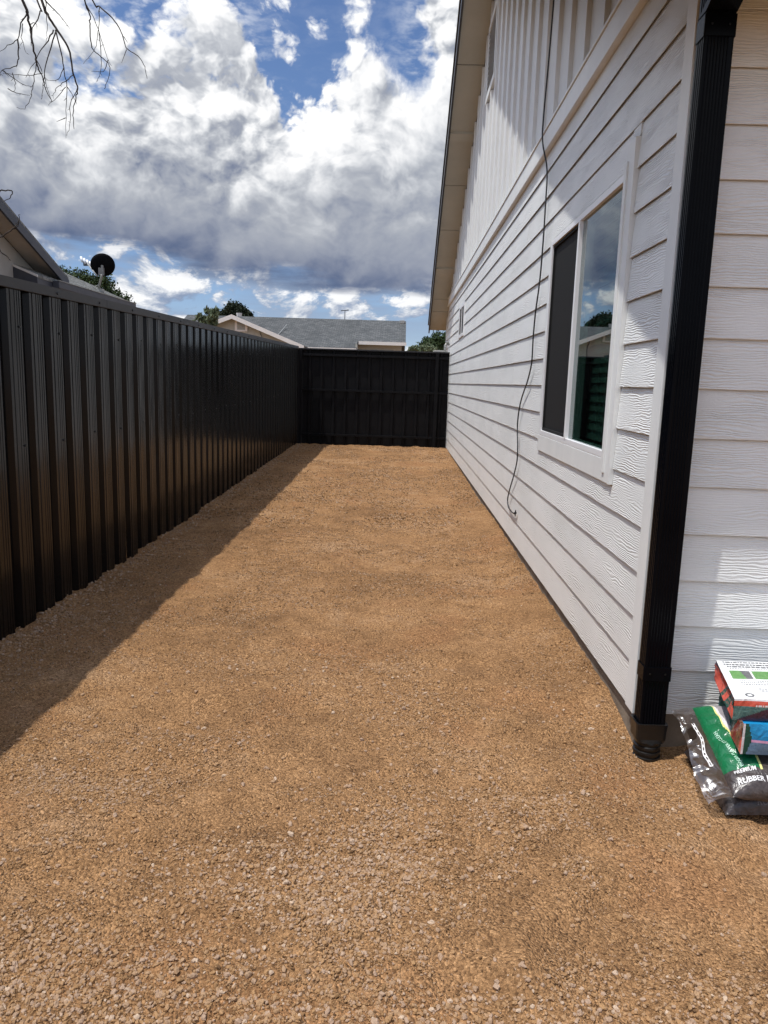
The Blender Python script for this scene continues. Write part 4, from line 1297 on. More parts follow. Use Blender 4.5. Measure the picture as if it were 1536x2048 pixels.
def tree(name, label, cat, base, blobs, nleaf, size, seed, m_, trunk_h, trunk_r, elong=1.0, up=0.0, group=None):
    t_ = thing(name, label, cat, base, group)
    crown_mesh(blobs, nleaf, size, seed, m_, t_, base, elong, up)
    bm = bmesh.new()
    tube(bm, [(0, 0, -0.2), (0.05, 0, trunk_h * 0.5), (0, 0.05, trunk_h)], trunk_r, trunk_r * 0.6, 8)
    r_ = random.Random(seed)
    for b in blobs:
        tube(bm, catmull([(0, 0, trunk_h * 0.7), ((b[0] - base[0]) * 0.5, (b[1] - base[1]) * 0.5, (trunk_h * 0.7 + b[2] - base[2]) / 2), (b[0] - base[0], b[1] - base[1], b[2] - base[2] + b[5] * 0.4)], 3), trunk_r * 0.45, 0.015, 6)
    from_bm('trunk', bm, M_BARK, t_)
    return t_

tree('dark_tree', 'dark rounded evergreen tree behind the left gable of the far house', 'tree', (-10.1, 46, 0),
     [(-10.0, 46, 4.9, 0.72, 0.7, 0.85), (-9.55, 46, 4.7, 0.6, 0.6, 0.8), (-10.75, 46, 4.6, 0.5, 0.5, 0.62)], 22000, 0.075, 11, M_LEAFD, 3.5, 0.16)
tree('shrubby_tree', 'pale wispy grey green tree left of the far house gable', 'tree', (-7.8, 30.0, 0),
     [(-7.55, 30, 3.62, 0.26, 0.3, 0.36), (-7.3, 30, 3.70, 0.18, 0.25, 0.34), (-7.95, 30, 3.5, 0.25, 0.3, 0.25), (-7.7, 30, 2.9, 0.5, 0.4, 0.6)], 2300, 0.085, 12, M_LEAFP, 2.6, 0.05, 1.4, 0.9)
tree('yard_tree', 'bushy dark green tree behind the satellite dish', 'tree', (-10.2, 25, 0),
     [(-10.7, 25, 3.9, 0.75, 0.8, 0.72), (-9.9, 25, 3.75, 0.7, 0.7, 0.75), (-9.25, 25, 3.25, 0.55, 0.6, 0.75), (-8.8, 25, 2.85, 0.4, 0.4, 0.6), (-9.5, 25, 2.6, 0.9, 0.6, 0.7)], 34000, 0.046, 13, M_LEAFM, 3.0, 0.12)
tree('leafy_tree', 'green leafy tree between the far house and the white house', 'tree', (2.3, 38, 0),
     [(1.35, 38, 3.1, 0.5, 0.5, 0.5), (1.9, 38, 3.3, 0.55, 0.5, 0.55), (2.5, 38, 3.3, 0.7, 0.6, 0.6), (2.0, 38, 2.6, 1.0, 0.6, 0.6)], 20000, 0.055, 14, M_LEAFG, 2.6, 0.12)
tree('pale_bush', 'pale green bush right of the far house roof', 'bush', (0.9, 33, 0),
     [(0.75, 33, 2.75, 0.45, 0.4, 0.22), (1.2, 33, 2.82, 0.38, 0.4, 0.24), (0.45, 33, 2.7, 0.25, 0.3, 0.2)], 3200, 0.055, 15, M_LEAFP, 2.0, 0.05)

# bare tree overhanging from the left; its trunk stands outside the picture
TW={
 'A':[(-3.334,7,4.5),(-3.302,7,4.41),(-3.284,7,4.318),(-3.263,7,4.176),(-3.244,7,4.052),(-3.227,7,3.97),(-3.186,7,3.887),(-3.167,7,3.794),(-3.115,7,3.7)],
 'a1':[(-3.303,7,4.389),(-3.357,7,4.317),(-3.392,7,4.193),(-3.48,7,4.14),(-3.551,7,4.087)],
 'a2':[(-3.34,7,4.317),(-3.357,7,4.204),(-3.318,7,4.082)],
 'a3':[(-3.392,7,4.193),(-3.393,7,4.07),(-3.414,7,3.986),(-3.536,7,3.942),(-3.562,7,3.889)],
 'a4':[(-3.284,7,4.318),(-3.233,7,4.32),(-3.219,7,4.299)],
 'a5':[(-3.241,7,4.042),(-3.195,7,3.929),(-3.401,7,3.909),(-3.537,7,3.921)],
 'a6':[(-3.236,7,4.021),(-3.267,7,3.865),(-3.295,7,3.749),(-3.358,7,3.637),(-3.427,7,3.646)],
 'a7':[(-3.536,7,3.942),(-3.459,7,3.892),(-3.36,7,3.831),(-3.28,7,3.817)],
 'a8':[(-3.452,7,3.923),(-3.428,7,3.84),(-3.442,7,3.777)],
 'a9':[(-3.499,7,3.797),(-3.42,7,3.762),(-3.312,7,3.748)],
 'B':[(-3.304,7.3,4.637),(-3.256,7.3,4.522),(-3.191,7.3,4.417),(-3.086,7.3,4.259),(-3.042,7.3,4.034),(-3.013,7.3,3.915),(-3.033,7.3,3.816),(-3.061,7.3,3.716),(-3.054,7.3,3.572)],
 'b1':[(-3.274,7.3,4.638),(-3.213,7.3,4.576),(-3.134,7.3,4.504),(-3.068,7.3,4.415)],
 'b2':[(-3.192,7.3,4.396),(-3.152,7.3,4.237),(-3.129,7.3,4.086),(-3.111,7.3,3.934),(-3.12,7.3,3.726),(-3.136,7.3,3.493)],
 'b3':[(-3.209,7.3,4.396),(-3.285,7.3,4.277),(-3.361,7.3,4.178),(-3.477,7.3,3.991)],
 'b4':[(-3.186,7.3,4.386),(-3.253,7.3,4.213),(-3.308,7.3,4.039),(-3.326,7.3,3.908),(-3.343,7.3,3.814)],
 'b5':[(-3.042,7.3,4.028),(-3.146,7.3,3.955),(-3.208,7.3,3.899),(-3.246,7.3,3.844)],
 'b6':[(-3.111,7.3,3.934),(-3.066,7.3,3.87),(-3.022,7.3,3.783)],
 'b7':[(-3.013,7.3,3.915),(-3.082,7.3,3.782),(-3.088,7.3,3.627),(-3.123,7.3,3.515)],
 'b8':[(-3.118,7.3,3.923),(-3.174,7.3,3.867),(-3.279,7.3,3.766)],
 'b9':[(-3.128,7.3,3.665),(-3.208,7.3,3.626)],
 'b10':[(-3.308,7.3,4.039),(-3.301,7.3,3.952),(-3.248,7.3,3.8)],
 'b11':[(-3.129,7.3,4.086),(-3.18,7.3,3.987),(-3.287,7.3,3.979)],
 'C':[(-3.078,7.7,4.824),(-3.061,7.7,4.78),(-3.033,7.7,4.703),(-3.037,7.7,4.602),(-3.03,7.7,4.456),(-3.013,7.7,4.4),(-2.935,7.7,4.334),(-2.862,7.7,4.267),(-2.872,7.7,4.153),(-2.919,7.7,4.06)],
 'c1':[(-3.061,7.7,4.78),(-2.997,7.7,4.67),(-2.952,7.7,4.548),(-2.907,7.7,4.414),(-2.873,7.7,4.312),(-2.838,7.7,4.256)],
 'c2':[(-2.938,7.7,4.772),(-2.948,7.7,4.66),(-2.967,7.7,4.491),(-3.007,7.7,4.389),(-3.111,7.7,4.273)],
 'c3':[(-2.952,7.7,4.548),(-2.939,7.7,4.379),(-2.946,7.7,4.197),(-2.998,7.7,4.115)],
 'c4':[(-2.873,7.7,4.312),(-2.926,7.7,4.209),(-3.039,7.7,4.212)],
 'D':[(-3.121,8,4.96),(-3.053,8,4.904),(-2.91,8,4.78),(-2.836,8,4.653),(-2.799,8,4.537),(-2.687,8,4.469),(-2.625,8,4.376),(-2.604,8,4.269)],
 'd1':[(-2.799,8,4.525),(-2.857,8,4.406)],
 'd2':[(-2.824,8,4.642),(-2.787,8,4.584)],
 'E':[(-3.116,6.8,4.414),(-3.098,6.8,4.316),(-3.159,6.8,4.195),(-3.182,6.8,4.065)],
 'e1':[(-3.045,6.8,4.415),(-3.041,6.8,4.267),(-3.047,6.8,4.128)],
 'F':[(-3.301,6.3,2.802),(-3.254,6.3,2.798),(-3.159,6.3,2.797),(-3.167,6.3,2.756),(-3.223,6.3,2.715)],
 'G':[(-3.347,6.3,2.42),(-3.274,6.3,2.439),(-3.163,6.3,2.504),(-3.112,6.3,2.573),(-3.109,6.3,2.618)],
 'H':[(-3.326,6.3,2.364),(-3.28,6.3,2.331),(-3.234,6.3,2.298),(-3.202,6.3,2.264)],
 'g1':[(-3.163,6.3,2.504),(-3.126,6.3,2.527),(-3.137,6.3,2.55)],
}

bt = thing('bare_tree', 'leafless tree whose dark twigs hang down at the upper left', 'tree', (-4.0, 4.6, 0))
def BP(bm, name):
    o = from_bm(name, bm, M_BARK, bt, True); o.matrix_parent_inverse = Matrix.Translation(-Vector(bt.location)); return o
bm = bmesh.new()
tube(bm, catmull([(-4.0, 4.6, -0.2), (-4.05, 4.65, 1.2), (-3.95, 4.7, 2.6), (-4.1, 4.9, 3.8)], 5), 0.15, 0.085, 12)
BP(bm, 'trunk')
def jit(pts, r_, s=0.006):
    out = []
    for i, p in enumerate(pts):
        out.append(p if i in (0,) else p + Vector((r_.uniform(-s, s), r_.uniform(-s, s) * 6, r_.uniform(-s, s))))
    return out
rb = random.Random(5)
tops = {'A': ((-4.1, 4.9, 3.8), (-4.0, 5.6, 5.0), (-3.6, 6.6, 5.3)), 'B': ((-4.1, 4.9, 3.8), (-3.9, 5.9, 5.3), (-3.45, 7.0, 5.4)),
        'C': ((-4.1, 4.9, 3.8), (-3.7, 6.0, 5.6), (-3.2, 7.4, 5.7)), 'D': ((-4.1, 4.9, 3.8), (-3.5, 6.1, 5.8), (-3.3, 7.6, 5.5)),
        'E': ((-4.1, 4.9, 3.8), (-3.8, 5.6, 5.1), (-3.3, 6.6, 5.0)), 'F': ((-3.98, 4.68, 2.4), (-3.9, 5.4, 2.9), (-3.6, 6.1, 2.95)),
        'G': ((-3.97, 4.66, 2.1), (-3.8, 5.4, 2.4), (-3.6, 6.1, 2.42)), 'H': ((-3.97, 4.66, 2.0), (-3.8, 5.3, 2.3), (-3.55, 6.1, 2.40))}
fam = {'A': 'a', 'B': 'b', 'C': 'c', 'D': 'd', 'E': 'e', 'G': 'g', 'F': '-', 'H': '-'}
for K, pre in tops.items():
    bm = bmesh.new()
    main = list(pre) + TW[K]
    r0 = 0.020 if K in 'ABCDE' else 0.010
    pc = catmull(main, 5)
    npre = 15
    tube(bm, jit(pc[:npre + 1], rb, 0), r0 * 1.6, 0.012 if K in 'AB' else 0.007, 7)
    tube(bm, pc[npre:npre + 1] + jit(pc[npre + 1:], rb, 0.0022), 0.012 if K in 'AB' else (0.007 if K not in 'GH' else 0.008), 0.0025, 6)
    for kk, pts_ in TW.items():
        if kk[0] == fam[K]:
            big = len(pts_) > 3
            tube(bm, jit(catmull(pts_, 4), rb, 0.0022), 0.0068 if (big and kk in ('b1', 'b2', 'b3', 'b4', 'a1', 'a3')) else 0.0042, 0.0015, 5)
            # spurs
            for p in catmull(pts_, 4)[2::3]:
                if rb.random() < 0.55:
                    d = Vector((rb.uniform(-1, 1), rb.uniform(-1, 1), rb.uniform(-1.2, 0.4))).normalized() * rb.uniform(0.01, 0.05)
                    tube(bm, [p, p + d], 0.0026, 0.0012, 4)
    BP(bm, 'branch')

# ------------------------------------------------------------ stack of bagged goods by the near wall
def text_pts(body, size=1.0, bold=0.0):
    cu = bpy.data.curves.new('t', 'FONT'); cu.body = body; cu.size = size; cu.offset = bold
    cu.resolution_u = 3
    ob = bpy.data.objects.new('t', cu); COL.objects.link(ob)
    dg = bpy.context.evaluated_depsgraph_get()
    me_ = bpy.data.meshes.new_from_object(ob.evaluated_get(dg))
    bm = bmesh.new(); bm.from_mesh(me_)
    bmesh.ops.triangulate(bm, faces=bm.faces)
    for _ in range(2):
        bmesh.ops.subdivide_edges(bm, edges=[e for e in bm.edges if e.calc_length() > size * 0.15], cuts=1)
    bmesh.ops.triangulate(bm, faces=[f for f in bm.faces if len(f.verts) > 3])
    bpy.data.objects.remove(ob); bpy.data.curves.remove(cu); bpy.data.meshes.remove(me_)
    return bm

def text_on(name, body, size, fn, m_, parent, bold=0.0):
    bm = text_pts(body, size, bold)
    for v in bm.verts:
        v.co = fn(v.co.x, v.co.y)
    me_ = bpy.data.meshes.new(name); bm.to_mesh(me_); bm.free(); me_.materials.append(m_)
    return link(bpy.data.objects.new(name, me_), parent)

def film(name, c1, c2=None, rough=0.22, scale=30):
    c2 = c2 or c1
    def f(t_, p):
        g_ = geo_pos(t_)
        n = t_.noise(g_, scale=scale, detail=4, rough=0.6)
        t_.l.new(t_.ramp(n, [(0.3, c1), (0.7, c2)]), p.inputs['Base Color'])
        n2 = t_.noise(g_, scale=26, detail=3, rough=0.55, dist=1.2)
        t_.l.new(t_.bump(n2, 0.8, 0.006), p.inputs['Normal'])
    return mat(name, c1, rough, build=f)
M_BGREEN = film('green_film', (0.008, 0.115, 0.040), (0.012, 0.16, 0.060))
M_BDARK = film('dark_mulch_film', (0.030, 0.024, 0.022), (0.085, 0.066, 0.060), 0.30, 60)
M_BBROWN = film('brown_mulch_film', (0.10, 0.075, 0.055), (0.16, 0.125, 0.095), 0.25, 60)
M_BWHITE = film('white_film', (0.62, 0.58, 0.58), (0.70, 0.66, 0.66))
M_BYELL = film('yellow_film', (0.68, 0.66, 0.22), (0.74, 0.72, 0.30))
M_BRED = film('dark_red_film', (0.10, 0.010, 0.012), (0.14, 0.018, 0.018))
M_BGREY = film('grey_film', (0.28, 0.25, 0.26), (0.32, 0.29, 0.30))
M_LEAFPR = film('sage_film', (0.10, 0.16, 0.11), (0.14, 0.20, 0.14))
M_BOXW = film('white_card', (0.80, 0.80, 0.79), (0.84, 0.84, 0.83), 0.35)
M_CORAL = film('coral_film', (0.55, 0.085, 0.055), (0.62, 0.11, 0.07))
M_TEAL = film('teal_speckle', (0.030, 0.105, 0.100), (0.13, 0.24, 0.21), 0.3, 140)
M_PURP = film('dark_purple_speckle', (0.015, 0.010, 0.018), (0.10, 0.035, 0.065), 0.3, 140)
M_BLUE = film('blue_film', (0.010, 0.20, 0.42), (0.015, 0.26, 0.50))
M_PINK = film('pink_film', (0.62, 0.30, 0.48), (0.68, 0.36, 0.52))
M_BSPK = film('blue_grey_speckle', (0.08, 0.17, 0.28), (0.20, 0.32, 0.44), 0.3, 120)
M_DGREEN = film('dark_green_film', (0.006, 0.055, 0.040), (0.010, 0.075, 0.052))
M_LGREEN = film('photo_green', (0.07, 0.22, 0.045), (0.16, 0.34, 0.10), 0.35, 160)
M_INK = mat('ink_grey', (0.12, 0.12, 0.12), 0.5, build=b_noise2((0.10, 0.10, 0.10), (0.16, 0.16, 0.16), 50))
M_INKW = mat('ink_white', (0.78, 0.76, 0.74), 0.4, build=b_noise2((0.72, 0.70, 0.68), (0.8, 0.78, 0.76), 50))
M_INKG = mat('ink_mint', (0.42, 0.70, 0.52), 0.4, build=b_noise2((0.38, 0.66, 0.48), (0.46, 0.74, 0.56), 50))
M_INKD = mat('ink_dim', (0.16, 0.14, 0.14), 0.4, build=b_noise2((0.14, 0.12, 0.12), (0.18, 0.16, 0.16), 50))

def inpoly(x, y, P_):
    c_ = False
    n = len(P_)
    for i in range(n):
        x1, y1 = P_[i]; x2, y2 = P_[(i + 1) % n]
        if (y1 > y) != (y2 > y) and x < (x2 - x1) * (y - y1) / (y2 - y1) + x1:
            c_ = not c_
    return c_

def bag(name, surf, nu, nv, classify, mats_, label, group=None):
    """surf(u, v, side) side=+1 top skin, -1 under skin; u along x, v front to back."""
    V_, F_, MI = [], [], []
    for side in (1, -1):
        o0 = len(V_)
        for j_ in range(nv + 1):
            for i_ in range(nu + 1):
                V_.append(surf(i_ / nu, j_ / nv, side))
        for j_ in range(nv):
            for i_ in range(nu):
                a_ = o0 + j_ * (nu + 1) + i_
                q = (a_, a_ + 1, a_ + nu + 2, a_ + nu + 1)
                F_.append(q if side > 0 else q[::-1])
                MI.append(classify((i_ + 0.5) / nu, (j_ + 0.5) / nv) if side > 0 else 0)
    return mesh_obj(name, V_, F_, mats_, None, True, MI)

def wr(x, y, s, a, seed=0.0):
    return mnoise.noise(Vector((x * s, y * s, seed))) * a + mnoise.noise(Vector((x * s * 2.3, y * s * 2.3, seed + 9))) * a * 0.5

# bag 1, lowest, mostly hidden
def surf1(u, v, side):
    x = 1.118 + 0.60 * u + 0.02 * v
    e = (1 - abs(2 * v - 1) ** 5) * (1 - (1 - min(u * 5, 1)) ** 3) * (1 - (1 - min((1 - u) * 7, 1)) ** 3)
    y_ = 2.285 + 0.43 * v
    zs = 0.014 + 0.02 * u * (1 - v)
    z = zs + (0.085 * max(e, 0) ** 0.6 if side > 0 else -0.02 * max(e, 0)) + wr(x, y_, 9, 0.008, 1.0) * max(e, 0) ** 0.3
    return (x, y_ - 0.02 * max(e, 0) ** 0.5 * (1 - v) * side * 0.5, max(z, 0.004) + float(hgt(1.2, 2.4)) * 0)
b1 = bag('mulch_bag', surf1, 90, 60, lambda u, v: 0, [M_BDARK], '')
tag(b1, 'dark plastic mulch bag lying on the gravel at the bottom of the stack', 'bag', 'mulch bags stacked by the wall')
def on1(u0, v0, sx, sy, rot=0.0):
    def fn(a, b):
        ca, sa = math.cos(rot), math.sin(rot)
        u = u0 + (a * ca - b * sa) * sx; v = v0 + (a * sa + b * ca) * sy
        p = surf1(u, v, 1); return Vector((p[0], p[1] - 0.0015, p[2] + 0.0015))
    return fn
text_on('print', 'PREMIUM', 0.020, on1(0.165, 0.078, 1 / 0.60, 2.2), M_INKD, b1, 0.0003)
text_on('print', 'RUBBER MULCH', 0.028, on1(0.165, 0.022, 1 / 0.60, 1.6), M_INKD, b1, 0.0003)

# bag 2: clear margin, green panel, crest, black rubber mulch
def mid2(v):
    return (2.272 + 0.41 * v, 0.084 + 0.125 * v ** 0.9)
def surf2(u, v, side):
    u_ = max(u, 0)
    x = 1.128 + 0.62 * u + 0.012 * v
    e = max(1 - abs(2 * v - 1) ** 4.0, 0) * (1 - (1 - min(u_ * 4.2, 1)) ** 2.6) * (1 - (1 - min((1 - u) * 7, 1)) ** 3)
    y_, zm = mid2(v)
    h_ = 0.060 * e ** 0.55
    cr = wr(x, y_, 16, 0.0055, 4.0) + 0.004 * math.sin(y_ * 95 + 3 * math.sin(x * 22)) * (1 - min(u_ * 3, 1))
    z = zm + (h_ if side > 0 else -0.055 * e ** 0.6) + cr * min(e * 2 + 0.25, 1)
    return (x, y_ - 0.018 * e ** 0.5 * (1 - v) * (1 if side > 0 else 0.3), z)
HEX = [(0.091, 0.98), (0.092, 0.66), (0.106, 0.53), (0.152, 0.35), (0.178, 0.34), (0.32, 0.34), (0.32, 0.98)]
HEXO = [(0.082, 1.0), (0.083, 0.64), (0.098, 0.505), (0.149, 0.310), (0.180, 0.30), (0.34, 0.30), (0.34, 1.0)]
MATS2 = [M_BDARK, M_BGREEN, M_BWHITE, M_BYELL, M_BBROWN, M_BGREY, M_BRED, M_LEAFPR]
def cls2(u, v):
    if v > 0.30 and inpoly(u, v, HEXO):
        if not inpoly(u, v, HEX): return 3
        if inpoly(u, v, [(0.100, 0.98), (0.104, 0.72), (0.118, 0.62), (0.14, 0.60), (0.18, 0.70), (0.18, 0.98)]): return 5
        if ((u - 0.122) / 0.010) ** 2 + ((v - 0.57) / 0.022) ** 2 < 1 or ((u - 0.137) / 0.007) ** 2 + ((v - 0.55) / 0.03) ** 2 < 1: return 7
        if abs(v - (0.47 - (u - 0.14) * 1.2)) < 0.014 and 0.136 < u < 0.168: return 6
        return 2
    lim = 0.172 - 0.05 * v * 0
    if u < 0.168 and v > 0.205 - 0.2 * (u) : return 1
    if 0.168 <= u < 0.178 and v > 0.16: return 3
    if u >= 0.178 and v > 0.40: return 4
    return 0
b2 = bag('mulch_bag', surf2, 240, 130, cls2, MATS2, '')
tag(b2, 'green and black rubber mulch bag with clear plastic end and white crest', 'bag', 'mulch bags stacked by the wall')
def on2(u0, v0, sx, sy, rot=0.0, eps=0.002):
    def fn(a, b):
        ca, sa = math.cos(rot), math.sin(rot)
        u = u0 + (a * ca - b * sa) * sx; v = v0 + (a * sa + b * ca) * sy
        p = surf2(u, min(max(v, 0.001), 0.999), 1); return Vector((p[0], p[1] - eps * 0.6, p[2] + eps * 0.8))
    return fn
text_on('print', 'PREMIUM', 0.0165, on2(0.034, 0.155, 1 / 0.62, 2.6, 0.0), M_INKW, b2, 0.0002)
text_on('print', 'RUBBER MULCH', 0.0235, on2(0.036, 0.072, 1 / 0.62, 2.3, 0.0), M_INKW, b2, 0.0004)
text_on('print', "BIGGER PLAYER IT'S CLEAN", 0.0135, on2(0.088, 0.20, 1 / 0.62, 2.44, R(101), 0.004), M_INKG, b2, 0.0002)

M_CLEAR = bpy.data.materials.new('clear_film'); M_CLEAR.use_nodes = True
tcl = NT(M_CLEAR.node_tree); tcl.n.clear()
tr = tcl.node('ShaderNodeBsdfTransparent'); tr.inputs[0].default_value = (0.90, 0.91, 0.92, 1)
gl2 = tcl.node('ShaderNodeBsdfGlossy'); gl2.inputs['Roughness'].default_value = 0.24
df = tcl.node('ShaderNodeBsdfTranslucent'); df.inputs[0].default_value = (0.82, 0.83, 0.84, 1)
nn_ = tcl.noise(geo_pos(tcl), scale=17, detail=2, rough=0.5, dist=1.2)
bmp = tcl.bump(nn_, 1.0, 0.010)
tcl.l.new(bmp, gl2.inputs['Normal']); tcl.l.new(bmp, df.inputs['Normal'])
mx1 = tcl.node('ShaderNodeMixShader'); mx1.inputs[0].default_value = 0.48
tcl.l.new(tr.outputs[0], mx1.inputs[1]); tcl.l.new(df.outputs[0], mx1.inputs[2])
mx2 = tcl.node('ShaderNodeMixShader'); gg_ = tcl.node('ShaderNodeNewGeometry'); dd_ = tcl.node('ShaderNodeVectorMath', operation='DOT_PRODUCT')
tcl.l.new(bmp, dd_.inputs[0]); tcl.l.new(gg_.outputs['Incoming'], dd_.inputs[1])
frs = tcl.add(0.04, tcl.mul(tcl.m('POWER', tcl.m('SUBTRACT', 1.0, tcl.m('ABSOLUTE', dd_.outputs['Value']), clamp=True), 4.0), 0.8))
tcl.l.new(tcl.m('ADD', frs, 0.14, clamp=True), mx2.inputs[0]); tcl.l.new(mx1.outputs[0], mx2.inputs[1]); tcl.l.new(gl2.outputs[0], mx2.inputs[2])
oo = tcl.node('ShaderNodeOutputMaterial'); tcl.l.new(mx2.outputs[0], oo.inputs[0])

V_, F_ = [], []
NU, NV = 22, 60
def flange(s, v):
    # s 0 at the bag, 1 at the free edge
    y_, zm = mid2(v)
    wd = 0.078 + 0.012 * math.sin(v * 5.0 + 0.6) + 0.012 * (v - 0.5)
    x = 1.130 + 0.012 * v - wd * s
    z = zm - 0.028 * s * s * (1.0 - 0.4 * v) + (wr(x, y_, 22, 0.010, 7.0) + 0.005 * math.sin(v * 34 + s * 3)) * s
    return (x, y_ + 0.012 * s * math.sin(v * 7), max(z, 0.012))
for j_ in range(NV + 1):
    for i_ in range(NU + 1):
        V_.append(flange(i_ / NU, j_ / NV))
for j_ in range(NV):
    for i_ in range(NU):
        s_, v_ = (i_ + 0.5) / NU, (j_ + 0.5) / NV
        if ((s_ - 0.62) / 0.22) ** 2 + ((v_ - 0.70) / 0.075) ** 2 < 1: continue
        a_ = j_ * (NU + 1) + i_
        F_.append((a_, a_ + 1, a_ + NU + 2, a_ + NU + 1))
mesh_obj('clear_margin', V_, F_, M_CLEAR, b2, True)
# dashed white registration strip printed on the clear margin
V_, F_, MI = [], [], []
nn = 60
for k in range(nn + 1):
    v = 0.30 + 0.50 * k / nn
    c0 = 0.36 + 0.05 * math.sin(v * 18)
    for s_ in (c0 - 0.07, c0 - 0.03, c0 + 0.03, c0 + 0.07):
        p = flange(s_, v); V_.append((p[0], p[1], p[2] + 0.002))
for k in range(nn):
    for q in range(3):
        a_ = k * 4 + q
        if q == 1 and (k % 7) in (1, 2, 3, 4): continue
        F_.append((a_, a_ + 1, a_ + 5, a_ + 4))
mesh_obj('seal_strip', V_, F_, M_INKW, b2)
V_, F_ = [], []
for k in range(13):
    s_ = 0.05 + 0.62 * k / 12
    for d_ in (0.055, 0.085):
        p = flange(s_, d_ + 0.02 * math.sin(k / 12 * 3.14)); V_.append((p[0], p[1], p[2] + 0.002))
for k in range(12):
    F_.append((2 * k, 2 * k + 2, 2 * k + 3, 2 * k + 1))
mesh_obj('seal_strip', V_, F_, M_BDARK, b2)

# soft wrapped bricks above
def softpack(name, pts, z0, z1, mats_, cls_front, label, cat, bulge=0.006, gus=None):
    """pts: footprint corners front-left, front-right, back-right, back-left"""
    V_, F_, MI = [], [], []
    nL, nH = 60, 14
    fl, fr_, br_, bl = [Vector((p[0], p[1], 0)) for p in pts]
    def face(a, b, n1, n2, fn, cf):
        o0 = len(V_)
        for j_ in range(n2 + 1):
            for i_ in range(n1 + 1):
                V_.append(fn(i_ / n1, j_ / n2))
        for j_ in range(n2):
            for i_ in range(n1):
                q = o0 + j_ * (n1 + 1) + i_
                F_.append((q, q + 1, q + n1 + 2, q + n1 + 1)); MI.append(cf((i_ + 0.5) / n1, (j_ + 0.5) / n2))
    def out(a, b, nrm, s_, t_, amp=bulge):
        p = a.lerp(b, s_) + nrm * (amp * math.sin(math.pi * t_) * min(1, 6 * s_, 6 * (1 - s_)))
        return p
    nf_ = Vector((0, -1, 0)); nl_ = Vector((-1, 0.2, 0)).normalized()
    def ztop(p): return z1 + wr(p.x, p.y, 12, 0.0022, 3.0)
    face(0, 0, 150, 24, lambda s_, t_: tuple(out(fl, fr_, nf_, s_, t_) + Vector((0, 0, z0 + (ztop(fl.lerp(fr_, s_)) - z0) * t_))), lambda s_, t_: cls_front('front', s_, t_))
    def left(s_, t_):
        p = out(fl, bl, nl_, s_, t_, 0.0)
        pinch = -0.022 * math.sin(math.pi * t_) * math.sin(math.pi * s_)       # gusset folded inward
        p = p - nl_ * (-pinch)
        p = p + nl_ * wr(s_ * 1.5, t_ * 0.3, 6, 0.010, 2.0) * math.sin(math.pi * min(max(t_, 0), 1))
        return tuple(p + Vector((0, 0, z0 + (ztop(fl.lerp(bl, s_)) - z0) * t_)))
    face(0, 0, 40, 20, left, lambda s_, t_: cls_front('left', s_, t_))
    def topf(s_, t_):
        p = fl.lerp(fr_, s_).lerp(bl.lerp(br_, s_), t_)
        return (p.x, p.y, ztop(p))
    face(0, 0, 150, 60, topf, lambda s_, t_: cls_front('top', s_, t_))
    def botf(s_, t_):
        p = fl.lerp(fr_, s_).lerp(bl.lerp(br_, s_), t_)
        return (p.x, p.y, z0)
    face(0, 0, 4, 4, botf, lambda s_, t_: 0)
    face(0, 0, 6, 4, lambda s_, t_: tuple(bl.lerp(br_, s_) + Vector((0, 0, z0 + (ztop(bl.lerp(br_, s_)) - z0) * t_))), lambda s_, t_: 0)
    face(0, 0, 6, 4, lambda s_, t_: tuple(fr_.lerp(br_, s_) + Vector((0, 0, z0 + (ztop(fr_.lerp(br_, s_)) - z0) * t_))), lambda s_, t_: 0)
    o = mesh_obj(name, V_, F_, mats_, None, True, MI)
    for poly in o.data.polygons: poly.use_smooth = poly.area < 1e-3
    tag(o, label, cat)
    return o, topf

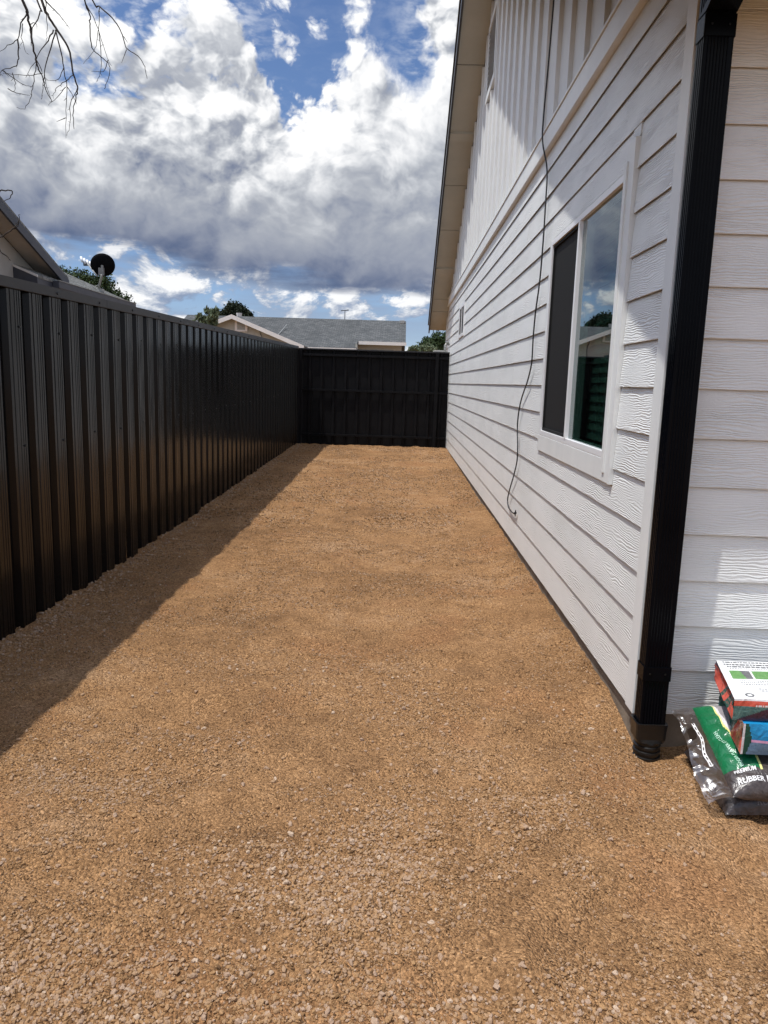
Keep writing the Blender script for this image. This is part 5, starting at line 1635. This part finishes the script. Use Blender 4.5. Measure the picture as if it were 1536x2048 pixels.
def cls_blue(f, s_, t_):
    if f == 'front':
        if s_ < 0.055 - 0.045 * abs(t_ - 0.5): return 3 if s_ > 0.012 else 4
        if t_ > 0.50: return 0
        if t_ > 0.42: return 1
        return 2
    if f == 'left': return 5 if s_ < 0.45 else 3
    return 0
pk2, _ = softpack('soil_bag', [(1.165, 2.335), (1.72, 2.33), (1.78, 2.68), (1.235, 2.68)], 0.205, 0.312, [M_BLUE, M_PINK, M_BSPK, M_DGREEN, M_BWHITE, M_CORAL], cls_blue,
                  'blue wrapped pack with a pink stripe under the white topped pack', 'pack', 0.012)
def cls_top(f, s_, t_):
    if f == 'front':
        if t_ > 0.90: return 0
        if t_ > 0.66: return 1
        if t_ < (s_ - 0.02) * 3.2: return 3
        return 2
    if f == 'left':
        if t_ < 0.42 and s_ < 0.25: return 1
        if t_ < 0.5 and 0.42 < s_ < 0.55: return 1
        if s_ > 0.62: return 5 if t_ < 0.8 else 3
        return 6 if (t_ * 7 + s_ * 3) % 1 < 0.5 else 4
    if f == 'top':
        if 0.50 < t_ < 0.72:
            if 0.055 < s_ < 0.195:
                return 7 if s_ < 0.125 + (0.72 - t_) * 0.12 - 0.0 else 8
            if 0.205 < s_ < 0.345: return 7
        return 0
    return 0
pk, topf = softpack('wrapped_pack', [(1.132, 2.348), (1.66, 2.352), (1.74, 2.705), (1.218, 2.702)], 0.318, 0.392,
                    [M_BOXW, M_CORAL, M_TEAL, M_PURP, M_BBROWN, M_CORAL, M_DGREEN, M_LGREEN, M_INK], cls_top,
                    'white topped pack with a coral and teal side on top of the stack', 'pack', 0.006)
def ont(u0, v0, eps=0.0012):
    def fn(a, b):
        p = topf(u0 + a / 0.53, v0 + b / 0.353); return Vector((p[0], p[1], p[2] + eps))
    return fn
def bars(rows, fn, m_, parent):
    bm = bmesh.new()
    r_ = random.Random(8)
    for (a0, a1, b, h_) in rows:
        a = a0
        while a < a1:
            wd_ = r_.uniform(0.004, 0.016) * (h_ / 0.008)
            q = [fn(a, b), fn(min(a + wd_, a1), b), fn(min(a + wd_, a1), b + h_), fn(a, b + h_)]
            bm.faces.new([bm.verts.new(p) for p in q]); a += wd_ + 0.003
    me_ = bpy.data.meshes.new('print'); bm.to_mesh(me_); bm.free(); me_.materials.append(m_)
    return link(bpy.data.objects.new('print', me_), parent)
bars([(0.02, 0.20, 0.332, 0.009), (0.02, 0.33, 0.306, 0.011), (0.028, 0.26, 0.284, 0.010), (0.035, 0.30, 0.268, 0.004)] +
     [(0.05, 0.40, 0.155 - i * 0.016, 0.004) for i in range(3)] + [(0.10, 0.30, 0.085 - i * 0.016, 0.005) for i in range(2)], ont(0, 0), M_INK, pk)
text_on('print', 'O', 0.040, ont(0.075, 0.045), M_INK, pk, 0.0012)
fnf = lambda a, b: Vector((1.17 + a, 2.3395, 0.369 + b))
bars([(0.03, 0.12, 0, 0.006), (0.13, 0.22, 0, 0.006)], fnf, M_INKW, pk)
